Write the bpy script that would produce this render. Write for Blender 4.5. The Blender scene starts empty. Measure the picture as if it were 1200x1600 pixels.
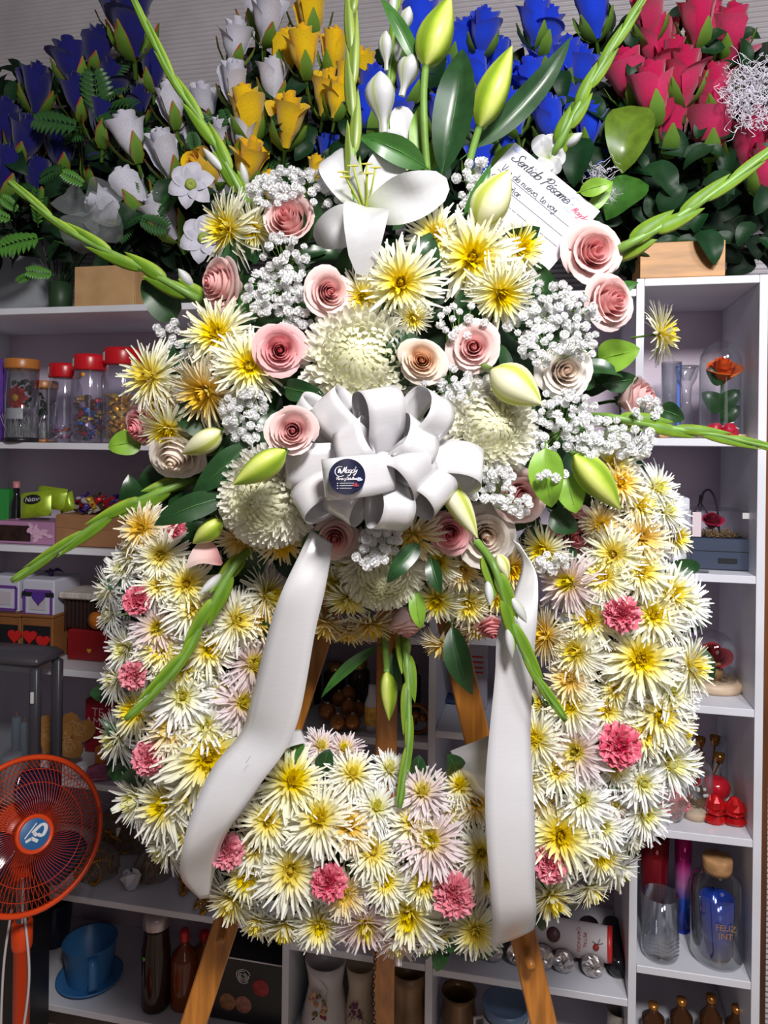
import bpy, math, random
import numpy as np
from mathutils import Vector, Matrix

# ------------------------------------------------------------------ camera, world, light
SC = bpy.context.scene
COL = SC.collection
F, HX, HY = 1155.0, 600.0, 700.0           # focal length and principal point in photo pixels
YAW, ROLL = math.radians(12), math.radians(0.7)
CAM = Vector((0, -1.72, 1.62))
_r0 = Vector((math.cos(YAW), math.sin(YAW), 0)); _u0 = Vector((0, 0, 1))
FWD = Vector((-math.sin(YAW), math.cos(YAW), 0))
RGT = _r0 * math.cos(ROLL) + _u0 * math.sin(ROLL)
UP = _u0 * math.cos(ROLL) - _r0 * math.sin(ROLL)
cd = bpy.data.cameras.new('camera'); cam = bpy.data.objects.new('camera', cd); COL.objects.link(cam)
cd.sensor_fit = 'VERTICAL'; cd.sensor_height = 36; cd.lens = F / 1600 * 36
cd.shift_y = -(800 - HY) / 1600; cd.clip_start = .02
cam.matrix_world = Matrix(((RGT.x, UP.x, -FWD.x, CAM.x), (RGT.y, UP.y, -FWD.y, CAM.y), (RGT.z, UP.z, -FWD.z, CAM.z), (0, 0, 0, 1)))
SC.camera = cam
SC.view_settings.view_transform = 'Standard'; SC.view_settings.look = 'None'
SC.view_settings.gamma = 1; SC.view_settings.use_curve_mapping = False
SC.view_settings.exposure = 0.0
W = bpy.data.worlds.new('world'); SC.world = W; W.use_nodes = True
W.node_tree.nodes['Background'].inputs[0].default_value = (.95, .82, .90, 1)
W.node_tree.nodes['Background'].inputs[1].default_value = .075
def area(name, loc, target, size, power, col, spread=math.pi):
    l = bpy.data.lights.new(name, 'AREA'); l.energy = power; l.size = size; l.color = col; l.shape = 'DISK'
    o = bpy.data.objects.new(name, l); COL.objects.link(o); o.location = loc
    l.spread = spread; o.rotation_euler = (Vector(target) - Vector(loc)).to_track_quat('-Z', 'Y').to_euler(); return o
area('ceiling_lamp_light', (.40, -2.05, 2.72), (.0, -.4, 1.2), .34, 56, (1, .975, .95))
area('right_fill_light', (.95, -1.75, 2.75), (.38, .2, 1.35), .4, 4, (.90, .93, 1), 1.3)  # added fill that brightens the right-hand column, not an actual fixture
area('front_fill_light', (.9, -3.0, 1.8), (0, -.3, 1.3), 1.0, 4, (1, .93, .88))  # added warm fill for the hanging flowers; no window stands here
try:
    SC.cycles.use_denoising = True; SC.cycles.max_bounces = 8; SC.cycles.transparent_max_bounces = 24
    SC.cycles.caustics_reflective = False; SC.cycles.caustics_refractive = False
except Exception: pass

# ------------------------------------------------------------------ pixel -> world helpers
def ray(px, py): return FWD + RGT * ((px - HX) / F) + UP * ((HY - py) / F)
def P(px, py, d): return CAM + ray(px, py) * d
def PY(px, py, y):
    r = ray(px, py); return CAM + r * ((y - CAM.y) / r.y)
def depth(p): return (Vector(p) - CAM).dot(FWD)
def S(px, d): return px * d / F                     # pixel size -> metres at depth d
def on(px, py, y, z):                                # point on height z, plane y, at picture column px
    p = PY(px, py, y); return Vector((p.x, y, z))
def aim(p, tx, ty, spin=0.0):                        # rotation whose +Z leans (tx right, ty up) away from the viewer direction
    n = (CAM - Vector(p)).normalized()
    k = math.sqrt(max(.03, 1 - min(.97, tx * tx + ty * ty)))
    z = (RGT * tx + UP * ty + n * k).normalized()
    x = UP.cross(z)
    if x.length < .05: x = RGT.copy()
    x.normalize(); y = z.cross(x)
    M = Matrix((x, y, z)).transposed().to_4x4()
    return M @ Matrix.Rotation(spin, 4, 'Z')
def place(p, tx, ty, r, spin=0.0): return Matrix.Translation(p) @ aim(p, tx, ty, spin) @ Matrix.Scale(r, 4)
R = random.Random(7)
U = R.uniform

# ------------------------------------------------------------------ materials
MATS = {}
def mat(name, col, rough=.5, metal=0.0, spec=.5, trans=0.0, sub=None, noise=None, sheen=0, emit=0, alpha=1, bump=None, aniso=0, rnd=0.0):
    """col: a colour or a list of (position, colour) read along the 'tint' attribute"""
    if name in MATS: return MATS[name]
    m = bpy.data.materials.new(name); m.use_nodes = True; N = m.node_tree.nodes; L = m.node_tree.links
    b = N['Principled BSDF']; b.inputs['Roughness'].default_value = rough; b.inputs['Metallic'].default_value = metal
    b.inputs['Specular IOR Level'].default_value = spec
    src = None
    if isinstance(col, list):
        a = N.new('ShaderNodeAttribute'); a.attribute_name = 'tint'
        cr = N.new('ShaderNodeValToRGB'); L.new(a.outputs['Fac'], cr.inputs[0])
        el = cr.color_ramp.elements
        while len(el) < len(col): el.new(.5)
        for e, (p, c) in zip(el, col): e.position = p; e.color = (*c, 1)
        src = cr.outputs[0]
    else:
        rg = N.new('ShaderNodeRGB'); rg.outputs[0].default_value = (*col, 1); src = rg.outputs[0]
    if noise:
        sc, amt = noise[0], noise[1]
        tc = N.new('ShaderNodeTexCoord'); nz = N.new('ShaderNodeTexNoise'); mp = N.new('ShaderNodeMapping')
        mp.inputs['Scale'].default_value = noise[2] if len(noise) > 2 else (1, 1, 1)
        L.new(tc.outputs['Object'], mp.inputs[0]); L.new(mp.outputs[0], nz.inputs[0])
        nz.inputs['Scale'].default_value = sc; nz.inputs['Detail'].default_value = 4
        mr = N.new('ShaderNodeMapRange'); mr.inputs[1].default_value = .3; mr.inputs[2].default_value = .7
        mr.inputs[3].default_value = 1 - amt; mr.inputs[4].default_value = 1 + amt * .5
        L.new(nz.outputs['Fac'], mr.inputs[0])
        hs = N.new('ShaderNodeHueSaturation'); L.new(src, hs.inputs['Color']); L.new(mr.outputs[0], hs.inputs['Value']); src = hs.outputs[0]
        if bump:
            bp = N.new('ShaderNodeBump'); bp.inputs['Strength'].default_value = bump; bp.inputs['Distance'].default_value = .002
            L.new(nz.outputs['Fac'], bp.inputs['Height']); L.new(bp.outputs[0], b.inputs['Normal'])
    if rnd:
        oi = N.new('ShaderNodeObjectInfo'); mr = N.new('ShaderNodeMapRange'); mr.inputs[3].default_value = 1 - rnd; mr.inputs[4].default_value = 1 + rnd
        L.new(oi.outputs['Random'], mr.inputs[0]); hs = N.new('ShaderNodeHueSaturation'); L.new(src, hs.inputs['Color'])
        L.new(mr.outputs[0], hs.inputs['Saturation']); src = hs.outputs[0]
    L.new(src, b.inputs['Base Color'])
    if sheen: b.inputs['Sheen Weight'].default_value = sheen
    if aniso: b.inputs['Anisotropic'].default_value = aniso
    if emit:
        L.new(src, b.inputs['Emission Color']); b.inputs['Emission Strength'].default_value = emit
    if trans:
        out = N['Material Output']; tr = N.new('ShaderNodeBsdfTranslucent'); mx = N.new('ShaderNodeMixShader')
        L.new(src, tr.inputs[0]); mx.inputs[0].default_value = trans
        L.new(b.outputs[0], mx.inputs[1]); L.new(tr.outputs[0], mx.inputs[2]); L.new(mx.outputs[0], out.inputs[0])
    if alpha < 1:
        out = N['Material Output']; tr = N.new('ShaderNodeBsdfTransparent'); mx = N.new('ShaderNodeMixShader')
        last = out.inputs[0].links[0].from_socket; mx.inputs[0].default_value = alpha
        L.new(tr.outputs[0], mx.inputs[1]); L.new(last, mx.inputs[2]); L.new(mx.outputs[0], out.inputs[0])
    MATS[name] = m; return m
def glass(name, tint=(.93, .95, .97), rough=.03, body=.0, bodycol=(.5, .5, .55)):
    if name in MATS: return MATS[name]
    m = bpy.data.materials.new(name); m.use_nodes = True; N = m.node_tree.nodes; L = m.node_tree.links; N.clear()
    out = N.new('ShaderNodeOutputMaterial'); t = N.new('ShaderNodeBsdfTransparent'); g = N.new('ShaderNodeBsdfGlossy')
    t.inputs[0].default_value = (*tint, 1); g.inputs['Roughness'].default_value = rough
    lw = N.new('ShaderNodeLayerWeight'); lw.inputs[0].default_value = .42
    mr = N.new('ShaderNodeMapRange'); mr.inputs[3].default_value = .05; mr.inputs[4].default_value = .8
    L.new(lw.outputs['Facing'], mr.inputs[0])
    mx = N.new('ShaderNodeMixShader'); L.new(mr.outputs[0], mx.inputs[0]); L.new(t.outputs[0], mx.inputs[1]); L.new(g.outputs[0], mx.inputs[2])
    last = mx.outputs[0]
    if body:
        d = N.new('ShaderNodeBsdfDiffuse'); d.inputs[0].default_value = (*bodycol, 1); m2 = N.new('ShaderNodeMixShader'); m2.inputs[0].default_value = body
        L.new(last, m2.inputs[1]); L.new(d.outputs[0], m2.inputs[2]); last = m2.outputs[0]
    L.new(last, out.inputs[0]); MATS[name] = m; return m

G_STEM = mat('stem_green', (.16, .30, .05), .45, noise=(30, .3))
G_DARK = mat('dark_leaf', (.018, .062, .018), .33, spec=.5, trans=.12, noise=(35, .35))
G_MID = mat('mid_leaf', (.05, .16, .03), .35, trans=.15, noise=(35, .3))
G_LIME = mat('lime_leaf', (.22, .42, .04), .4, trans=.2, noise=(35, .25))
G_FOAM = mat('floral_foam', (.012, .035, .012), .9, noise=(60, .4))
SATIN = mat('satin_ribbon', (.78, .765, .79), .25, metal=.14, spec=.9, noise=(55, .03, (1, 1, 12)), trans=.08)
WHITE_BOARD = mat('white_melamine', (.66, .66, .72), .38, spec=.35, noise=(7, .08))
BACK_BOARD = mat('lavender_back_board', (.60, .50, .60), .55, noise=(4, .12))
EASEL_WOOD = mat('varnished_pine', (.52, .19, .03), .32, noise=(9, .4, (9, 9, .7)))
CLEAR = glass('clear_glass')
PLASTIC = glass('clear_plastic', (.85, .85, .92), .08, .06, (.5, .48, .6))
BLACK = mat('black_plastic', (.012, .012, .014), .35)
def pm(name, ramp, trans=.3): return mat(name, ramp, .6, spec=.2, trans=trans, rnd=.12)
MUM = {
 'w': pm('mum_white_yellow', [(0, (.74, .55, .01)), (.16, (.90, .76, .05)), (.32, (.93, .86, .40)), (.50, (.92, .90, .74)), (1, (.92, .92, .88))]),
 'y': pm('mum_yellow', [(0, (.70, .50, .005)), (.20, (.92, .76, .03)), (.36, (.94, .86, .30)), (.55, (.93, .91, .66)), (1, (.92, .92, .84))]),
 'c': pm('mum_cream', [(0, (.75, .50, .02)), (.25, (.92, .68, .12)), (.5, (.92, .78, .45)), (.75, (.92, .84, .66)), (1, (.92, .87, .76))]),
 'l': pm('mum_lilac', [(0, (.66, .58, .02)), (.17, (.85, .74, .12)), (.28, (.86, .72, .58)), (.5, (.84, .72, .74)), (1, (.88, .82, .85))]),
 'g': pm('mum_pure_white', [(0, (.70, .68, .08)), (.14, (.88, .85, .30)), (.28, (.92, .91, .70)), (.5, (.92, .92, .88)), (1, (.91, .92, .93))]),
}
CENTRE = mat('mum_centre', (.55, .42, .012), .7, noise=(18, .5))
DISBUD = pm('disbud_white', [(0, (.89, .88, .58)), (.3, (.92, .91, .78)), (.6, (.92, .90, .84)), (1, (.92, .89, .86))])
ROSE = {
 'p': pm('rose_pink', [(0, (.86, .34, .36)), (.3, (.89, .52, .52)), (.6, (.91, .65, .63)), (1, (.92, .74, .72))]),
 'h': pm('rose_peach', [(0, (.88, .48, .24)), (.35, (.90, .62, .42)), (.7, (.92, .76, .63)), (1, (.92, .82, .74))]),
 'c': pm('rose_cream', [(0, (.92, .72, .56)), (.4, (.93, .83, .74)), (1, (.93, .88, .84))]),
 'd': pm('rose_dusty', [(0, (.82, .24, .28)), (.4, (.88, .42, .45)), (1, (.91, .60, .61))]),
}
CARN = pm('carnation_pink', [(0, (.62, .06, .12)), (.5, (.80, .16, .25)), (.85, (.88, .32, .40)), (1, (.92, .52, .58))], .25)
LILY = mat('lily_white', [(0, (.50, .60, .20)), (.18, (.68, .71, .60)), (.5, (.71, .71, .74)), (1, (.71, .71, .74))], .5, trans=.3, noise=(40, .04, (1, 12, 1)))
BUD = mat('lily_bud_green', [(0, (.20, .34, .02)), (.5, (.42, .55, .05)), (1, (.68, .74, .20))], .42, spec=.4, trans=.1, noise=(40, .12))
BUDP = mat('lily_bud_pale', [(0, (.45, .52, .03)), (.35, (.82, .84, .42)), (1, (.88, .86, .62))], .45, spec=.4, trans=.2)
BABY = mat('babys_breath_white', (.95, .95, .96), .8, spec=.1, trans=.5)
GLAD = mat('gladiolus_bud', [(0, (.09, .20, .012)), (.55, (.18, .32, .02)), (1, (.34, .45, .06))], .45, spec=.3, trans=.10, noise=(60, .18, (1, 1, .15)))

# ------------------------------------------------------------------ mesh builder
class MB:
    def __init__(s): s.v = []; s.f = []; s.t = []; s.m = []
    def add(s, pts, faces, t=None, mi=0, M=None):
        o = len(s.v)
        if M is not None: pts = [M @ Vector(p) for p in pts]
        s.v += [tuple(p) for p in pts]; s.t += list(t) if t is not None else [0.0] * len(pts)
        s.f += [tuple(i + o for i in f) for f in faces]; s.m += [mi] * len(faces); return s
    def grid(s, rows, t=None, mi=0, close=False, M=None):
        nr, nc = len(rows), len(rows[0]); pts = [p for r in rows for p in r]; fs = []
        for i in range(nr - 1):
            for j in range(nc if close else nc - 1):
                k = (j + 1) % nc; fs.append((i * nc + j, i * nc + k, (i + 1) * nc + k, (i + 1) * nc + j))
        return s.add(pts, fs, t, mi, M)
    def box(s, c, sz, M=None, mi=0):
        x, y, z = (a / 2 for a in sz); cx, cy, cz = c
        pts = [(cx + i * x, cy + j * y, cz + k * z) for i in (-1, 1) for j in (-1, 1) for k in (-1, 1)]
        return s.add(pts, [(0, 1, 3, 2), (4, 6, 7, 5), (0, 4, 5, 1), (2, 3, 7, 6), (0, 2, 6, 4), (1, 5, 7, 3)], None, mi, M)
    def lathe(s, prof, n=24, M=None, mi=0, tint=None):
        rows = [[(r * math.cos(2 * math.pi * j / n), r * math.sin(2 * math.pi * j / n), z) for j in range(n)] for r, z in prof]
        t = None if tint is None else [tint[i] for i in range(len(prof)) for _ in range(n)]
        return s.grid(rows, t, mi, True, M)
    def tube(s, pts, r, n=6, mi=0, t=0.0):
        pts = [Vector(p) for p in pts]; rs = r if isinstance(r, (list, tuple)) else [r] * len(pts); rows = []
        a = None
        for i, p in enumerate(pts):
            d = (pts[min(i + 1, len(pts) - 1)] - pts[max(i - 1, 0)]).normalized()
            if a is None: a = d.orthogonal().normalized()
            a = (a - d * a.dot(d)); a = a.normalized() if a.length > 1e-6 else d.orthogonal().normalized()
            b = d.cross(a)
            rows.append([p + (a * math.cos(2 * math.pi * j / n) + b * math.sin(2 * math.pi * j / n)) * rs[i] for j in range(n)])
        o = len(s.v); s.grid(rows, [t] * (len(rows) * n), mi, True)
        s.f += [tuple(o + j for j in range(n)), tuple(o + (len(rows) - 1) * n + j for j in range(n))]; s.m += [mi, mi]; return s
    def mesh(s, name, mats, smooth=True):
        me = bpy.data.meshes.new(name); me.from_pydata(s.v, [], s.f)
        for m in (mats if isinstance(mats, (list, tuple)) else [mats]): me.materials.append(m)
        me.attributes.new('tint', 'FLOAT', 'POINT').data.foreach_set('value', s.t)
        me.polygons.foreach_set('material_index', s.m)
        me.polygons.foreach_set('use_smooth', [smooth] * len(s.f)); me.update(); return me
    def obj(s, name, mats, parent=None, smooth=True, M=None): return inst(name, s.mesh(name, mats, smooth), parent, M)
def inst(name, me, parent=None, M=None):
    o = bpy.data.objects.new(name, me); COL.objects.link(o)
    if parent is not None: o.parent = parent
    if M is not None: o.matrix_local = M
    return o
def tag(o, label, cat, group=None):
    o['label'] = label; o['category'] = cat
    if group: o['group'] = group
    return o
def thing(name, label, cat, M, group=None):
    o = bpy.data.objects.new(name, None); COL.objects.link(o); o.empty_display_size = .02
    o.matrix_world = M if isinstance(M, Matrix) else Matrix.Translation(M)
    return tag(o, label, cat, group)
def struct(o): o['kind'] = 'structure'; return o
def stuff(o): o['kind'] = 'stuff'; return o
def cat_spline(pts, n):
    pts = [Vector(p) for p in pts]; q = [pts[0] * 2 - pts[1]] + pts + [pts[-1] * 2 - pts[-2]]; out = []
    for i in range(len(pts) - 1):
        a, b, c, d = q[i:i + 4]
        for k in range(n):
            t = k / n; out.append(.5 * ((2 * b) + (c - a) * t + (2 * a - 5 * b + 4 * c - d) * t * t + (3 * b - a - 3 * c + d) * t ** 3))
    return out + [pts[-1]]
def rbox(mb, c, sz, r=.004, mi=0):                    # box with chamfered vertical and horizontal edges
    x, y, z = (a / 2 for a in sz); r = min(r, x * .9, y * .9, z * .9); cx, cy, cz = c
    def ring(xx, yy, zz):
        k = r * .5
        return [(cx + a, cy + b, cz + zz) for a, b in ((-xx + k, -yy), (xx - k, -yy), (xx, -yy + k), (xx, yy - k), (xx - k, yy), (-xx + k, yy), (-xx, yy - k), (-xx, -yy + k))]
    o = len(mb.v)
    mb.grid([ring(x - r, y - r, -z), ring(x, y, -z + r), ring(x, y, z - r), ring(x - r, y - r, z)], None, mi, True)
    mb.f += [tuple(o + 7 - i for i in range(8)), tuple(o + 24 + i for i in range(8))]; mb.m += [mi, mi]; return mb

# ------------------------------------------------------------------ the room
mb = MB(); mb.grid([[(-2.6, y, 0), (2.2, y, 0)] for y in (-4, .5)])
struct(mb.obj('floor', mat('floor_tile', (.58, .50, .42), .35, noise=(3, .2)), smooth=False))
mb = MB(); z, rows = 0, []
pitch = .0142
for i in range(int(3.3 / pitch * 6)):
    z = i * pitch / 6; rows.append([(x, .40 - .008 * abs(math.sin(math.pi * i / 6)), z + .0 * x) for x in (-2.6, -.8, .6, 2.2)])
mb.grid(rows); struct(mb.obj('wall_back', mat('corrugated_sheet', (.50, .47, .50), .5, noise=(5, .15)), smooth=True))

def zf(px, py): return PY(px, py, 0).z
DEP = .34; TH = .017
ZL = [zf(130, 478), zf(100, 692), zf(60, 854), zf(60, 1043), zf(160, 1226), zf(65, 1392), zf(60, 1566)]
ZR = [zf(1100, 432), zf(1100, 685), zf(1100, 897), zf(1100, 1103), zf(1100, 1304), zf(1100, 1524)]
Z2 = [ZL[0], zf(540, 700), zf(540, 850), zf(555, 990), zf(547, 1149), zf(540, 1320), zf(500, 1481), zf(540, 1640)]
Z3 = [ZL[0], zf(800, 690), zf(800, 860), zf(800, 1000), zf(690, 1142), zf(975, 1334), zf(850, 1541)]
def xf(px, py=1100): return PY(px, py, 0).x
XL0, XA, XB, XC, XD = xf(-130), xf(451), xf(675), xf(993), xf(1186)
def unit(label, x0, x1, panels, cols, top):
    t = thing('open_shelving_unit', label, 'shelving', ((x0 + x1) / 2, DEP / 2, 0), 'white shelving units')
    ox, oy = (x0 + x1) / 2, DEP / 2
    for x in panels:
        b = MB(); rbox(b, (x - ox, 0, top / 2), (TH, DEP, top), .0012); b.obj('side_panel', WHITE_BOARD, t, False)
    b = MB(); b.box(((x0 + x1) / 2 - ox, DEP / 2 - .003, top / 2), (x1 - x0, .006, top - .002)); b.obj('back_panel', BACK_BOARD, t, False)
    for a, c, zs in cols:
        for z in zs:
            if z < .02: continue
            b = MB(); rbox(b, ((a + c) / 2 - ox, -.0035, z - TH / 2), (c - a - .001, DEP - .0075, TH), .0012); b.obj('shelf', WHITE_BOARD, t, False)
    return t
topz = ZL[0]
h = TH / 2
unit('white open shelving unit behind the fan and candy jars', XL0 - h, XA + h, [XL0, XA], [(XL0 + h, XA - h, ZL)], topz)
unit('white open shelving unit seen through the opening of the flower ring', XA + h, XC - h, [XB], [(XA + h, XB - h, Z2), (XB + h, XC - h, Z3)], topz)
unit('white open shelving unit holding the glass-domed roses', XC - h, XD + h, [XC, XD], [(XC + h, XD - h, ZR)], ZR[0])
mb = MB(); mb.box((XD + .06, .3, 1.0), (.06, .1, 2.0)); struct(mb.obj('trim_1', mat('brown_post', (.20, .07, .025), .5, noise=(8, .4, (6, 6, .6)))))

# ------------------------------------------------------------------ flower prototypes (radius 1, facing +Z)
def mum_mesh(seed, openness=1.0, coarse=False):
    r = random.Random(seed); mb = MB()
    layers = [(33, 1.0, 4, 26), (31, .98, 17, 24), (28, .88, 30, 16), (24, .70, 45, 4), (20, .50, 60, -12), (14, .32, 74, -24)]
    for li, (n, L, el, dr) in enumerate(layers):
        off = r.random() * 6
        for i in range(n):
            az = off + 2 * math.pi * (i + r.uniform(-.3, .3)) / n; l = L * r.uniform(.82, 1.10)
            e = math.radians(el * openness + r.uniform(-8, 8)); d = math.radians(dr + r.uniform(-14, 14)); sw = r.uniform(-.22, .22)
            w = r.uniform(.033, .045) * (1 if li < 4 else .85); rho, zz, rows, ts = .05, .05 * li * .4, [], []
            nr = 5
            for k in range(nr):
                s = k / (nr - 1)
                if k:
                    ee = e - d * (s - .5 / (nr - 1)) * 1.3
                    rho += l / (nr - 1) * math.cos(ee); zz += l / (nr - 1) * math.sin(ee)
                a2 = az + sw * s * s; c, q = math.cos(a2), math.sin(a2)
                ww = w * (.55, .9, 1.05, 1.0, .42)[k]
                rows.append([(rho * c - q * ww, rho * q + c * ww, zz), (rho * c, rho * q, zz - ww * .75), (rho * c + q * ww, rho * q - c * ww, zz)])
                ts += [min(1, rho * .98 + .1 * (li < 2))] * 3
            mb.grid(rows, ts)
    return mb.mesh('ray_petals', MUM['w'])
def centre_mesh(seed):
    r = random.Random(seed); mb = MB()
    for i in range(26):
        f = (i + .5) / 26; a = i * 2.39996; rr = .17 * math.sqrt(f); h = .20 + .05 * f
        c, q = math.cos(a) * rr, math.sin(a) * rr
        mb.lathe([(.012, .02), (.026, h * .6), (.022, h), (.004, h + .015)], 5, Matrix.Translation((c, q, 0)))
    mb.lathe([(.20, .0), (.17, .10), (.08, .17), (0, .18)], 10)
    return mb.mesh('flower_centre', CENTRE)
MUMS = [mum_mesh(100 + i, .8 + .09 * i) for i in range(5)]
MUMC = {k: [] for k in MUM}
for k in MUM:
    for me in MUMS:
        m2 = me.copy(); m2.materials.clear(); m2.materials.append(MUM[k]); MUMC[k].append(m2)
CEN = [centre_mesh(3), centre_mesh(4)]
_b = MB(); _b.tube([(0, 0, .04), (.02, 0, -.35), (0, .05, -.8)], .035, 5); _b.lathe([(.05, -.12), (.16, -.03), (.2, .04)], 8)
MUMSTEM = _b.mesh('stem', G_STEM)
def mum(px, py, d, rpx, tx, ty, col, label, group=None, flat=1.0):
    p = P(px, py, d); r = S(rpx, d) * 1.10
    t = thing('chrysanthemum', label, 'flower', place(p, tx, ty, r, U(0, 6.28)), group)
    inst('ray_petals', R.choice(MUMC[col]), t, Matrix.Diagonal((1, 1, flat, 1)))
    if rpx > 22: inst('flower_centre', R.choice(CEN), t)
    inst('stem', MUMSTEM, t); return t
def disbud_mesh(seed):
    r = random.Random(seed); mb = MB(); N = 460
    for i in range(N):
        f = (i + .5) / N; phi = math.radians(8 + 112 * f ** .62); az = i * 2.39996 + r.uniform(-.1, .1)
        L = .30 + .34 * f; w = .040 + .018 * f; base = .50 - .06 * f
        rows, ts = [], []
        for k, s in enumerate((0, .35, .7, 1)):
            ph = phi + (.05 if f > .8 else -.42 * (1 - f)) * s * s + (.05 * r.uniform(-1, 1)) * s
            rad = base + L * s * (1 if f < .85 else 1.1) - .05 * s * s
            ww = w * (.7, 1.05, 1.0, .45)[k]
            c, q = math.cos(az), math.sin(az); sp, cp = math.sin(ph), math.cos(ph)
            cx, cy, cz = rad * sp * c, rad * sp * q, rad * cp * .82
            cup = ww * .7
            rows.append([(cx - q * ww - 0, cy + c * ww, cz), (cx - sp * c * cup * .3 + cp * c * cup, cy - sp * q * cup * .3 + cp * q * cup, cz - sp * cup), (cx + q * ww, cy - c * ww, cz)])
            ts += [min(1, f * .95 + .06 * s)] * 3
        mb.grid(rows, ts)
    mb.lathe([(.0, -.3), (.4, -.25), (.50, .05), (.42, .30), (.2, .42), (0, .45)], 14, None, 0, [1, 1, .8, .4, .1, 0])
    return mb.mesh('incurved_petals', DISBUD)
DIS = [disbud_mesh(5), disbud_mesh(6)]
def rose_mesh(seed, K=20, rmax=.92, open_=1.0, base=-.8, top=.26, name='petals', mt=None, nu=9, nv=8, hin=.14):
    r = random.Random(seed); mb = MB(); th = r.random() * 6
    for k in range(K):
        f = k / (K - 1); rr = (.045 + .535 * f ** 1.15) * rmax / .92; half = math.radians(118 - 52 * f)
        zt = top + hin * (1 - f) - .24 * f * f * open_ + r.uniform(-.03, .03); fl = (-.03 if f < .16 else .015 + .36 * f ** 1.7) * open_ * r.uniform(.8, 1.15) * rmax / .92
        th += 2.39996 + r.uniform(-.3, .3); rows, ts = [], []
        wv, wp = r.uniform(.02, .065) * f, r.random() * 6; ox, oy = r.uniform(-.045, .045) * f, r.uniform(-.045, .045) * f
        for i in range(nv):
            h = i / (nv - 1); row = []
            g = min(1, h / .55); prof = .35 + .65 * (g * g * (3 - 2 * g)); e = max(0, (h - .5) / .5)
            for j in range(nu):
                s = j / (nu - 1) * 2 - 1; sk = 1 - .35 * s * s
                rad = rr * prof + fl * (e ** 1.6) * sk + .03 * s * (1 - .4 * f) + wv * math.sin(3 * s + wp) * e
                z = base + (zt - base) * h * (1 - .13 * s ** 4 * (.3 + f)) - fl * .55 * max(0, (h - .72) / .28) ** 2 + .6 * wv * math.sin(4 * s + wp) * e + .03 * f * e * (1 - abs(s))
                a = th + s * half; row.append((rad * math.cos(a) + ox * h, rad * math.sin(a) + oy * h, z))
                ts.append(min(1, max(0, f * .72 + .28 * e * (.3 + .7 * f))))
            rows.append(row)
        mb.grid(rows, ts)
    mb.lathe([(.10, base), (.13, -.3), (.09, .0), (.045, top + hin * .3), (.012, top + hin * .6), (0, top + hin * .6)], 9, None, 0, [.4, .3, .2, .12, .05, .0])
    return mb.mesh(name, mt or ROSE['p'])
ROSEM = {k: [] for k in ROSE}
for sd in range(4):
    me = rose_mesh(20 + sd, 20 + sd % 2 * 3, .95, (.72, 1.0, 1.15, .9)[sd])
    for k in ROSE:
        m2 = me.copy(); m2.materials.clear(); m2.materials.append(ROSE[k]); ROSEM[k].append(m2)
_b = MB()
for i in range(5):
    a = i * 1.2566
    _b.grid([[(.12 * math.cos(a - .5), .12 * math.sin(a - .5), -.84), (.14 * math.cos(a), .14 * math.sin(a), -.86), (.12 * math.cos(a + .5), .12 * math.sin(a + .5), -.84)],
             [(.36 * math.cos(a - .28), .36 * math.sin(a - .28), -.74), (.38 * math.cos(a), .38 * math.sin(a), -.78), (.36 * math.cos(a + .28), .36 * math.sin(a + .28), -.74)],
             [(.62 * math.cos(a), .62 * math.sin(a), -.72)] * 3])
_b.tube([(0, 0, -.8), (.03, 0, -1.2), (0, 0, -1.7)], .06, 6); _b.lathe([(.05, -.98), (.16, -.9), (.22, -.8), (.2, -.74)], 9)
CALYX = _b.mesh('calyx', G_MID)
def rose(px, py, d, rpx, tx, ty, col, label, var=None, sx=1.0, sz=1.0):
    p = P(px, py, d); r = S(rpx, d) * 1.24
    t = thing('rose', label, 'flower', place(p, tx, ty, r, U(0, 6.28)), 'fresh roses in the bouquet')
    inst('petals', ROSEM[col][var if var is not None else R.randrange(4)], t, Matrix.Diagonal((sx, 1, sz, 1)))
    inst('calyx', CALYX, t, Matrix.Diagonal((1, 1, sz, 1))); return t
def carnation_mesh(seed):
    r = random.Random(seed); mb = MB(); N = 44
    for i in range(N):
        f = (i + .5) / N; phi = math.radians(6 + 84 * f ** .8 + r.uniform(-8, 8)); az = i * 2.39996; half = math.radians(r.uniform(20, 32)) * (1.25 - .4 * f)
        L = .62 + .38 * f + r.uniform(-.06, .08); ph0, fq = r.random() * 6, r.uniform(5, 8)
        Mz = Matrix.Rotation(az, 4, 'Z') @ Matrix.Rotation(phi, 4, 'Y') @ Matrix.Rotation(r.uniform(-.6, .6), 4, 'Z'); rows, ts = [], []
        for k, s in enumerate((.25, .6, .85, 1.0)):
            row = []
            for j in range(9):
                q = j / 8 * 2 - 1; a = q * half
                rad = L * s + (.07 * (1 if j % 2 else -1) * r.uniform(.4, 1.2) if k == 3 else 0)
                n = (.02, .06, .11, .16)[k] * math.sin(fq * q + ph0) * (1 if k < 3 else 1.15)
                row.append((n, rad * math.sin(a), rad * math.cos(a) - .25)); ts.append(min(1, max(0, s ** 2 * .75 + .25 * (n + .1) / .2)))
            rows.append(row)
        mb.grid(rows, ts, 0, False, Mz)
    mb.lathe([(.0, -.3), (.3, -.2), (.42, .1), (.25, .3), (0, .35)], 10)
    return mb.mesh('ruffled_petals', CARN)
CARNS = [carnation_mesh(31), carnation_mesh(32), carnation_mesh(33)]
_b = MB(); _b.lathe([(.03, -1.1), (.05, -.75), (.17, -.7), (.22, -.25), (.3, -.1)], 10); CARNCAL = _b.mesh('calyx', G_STEM)
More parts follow.
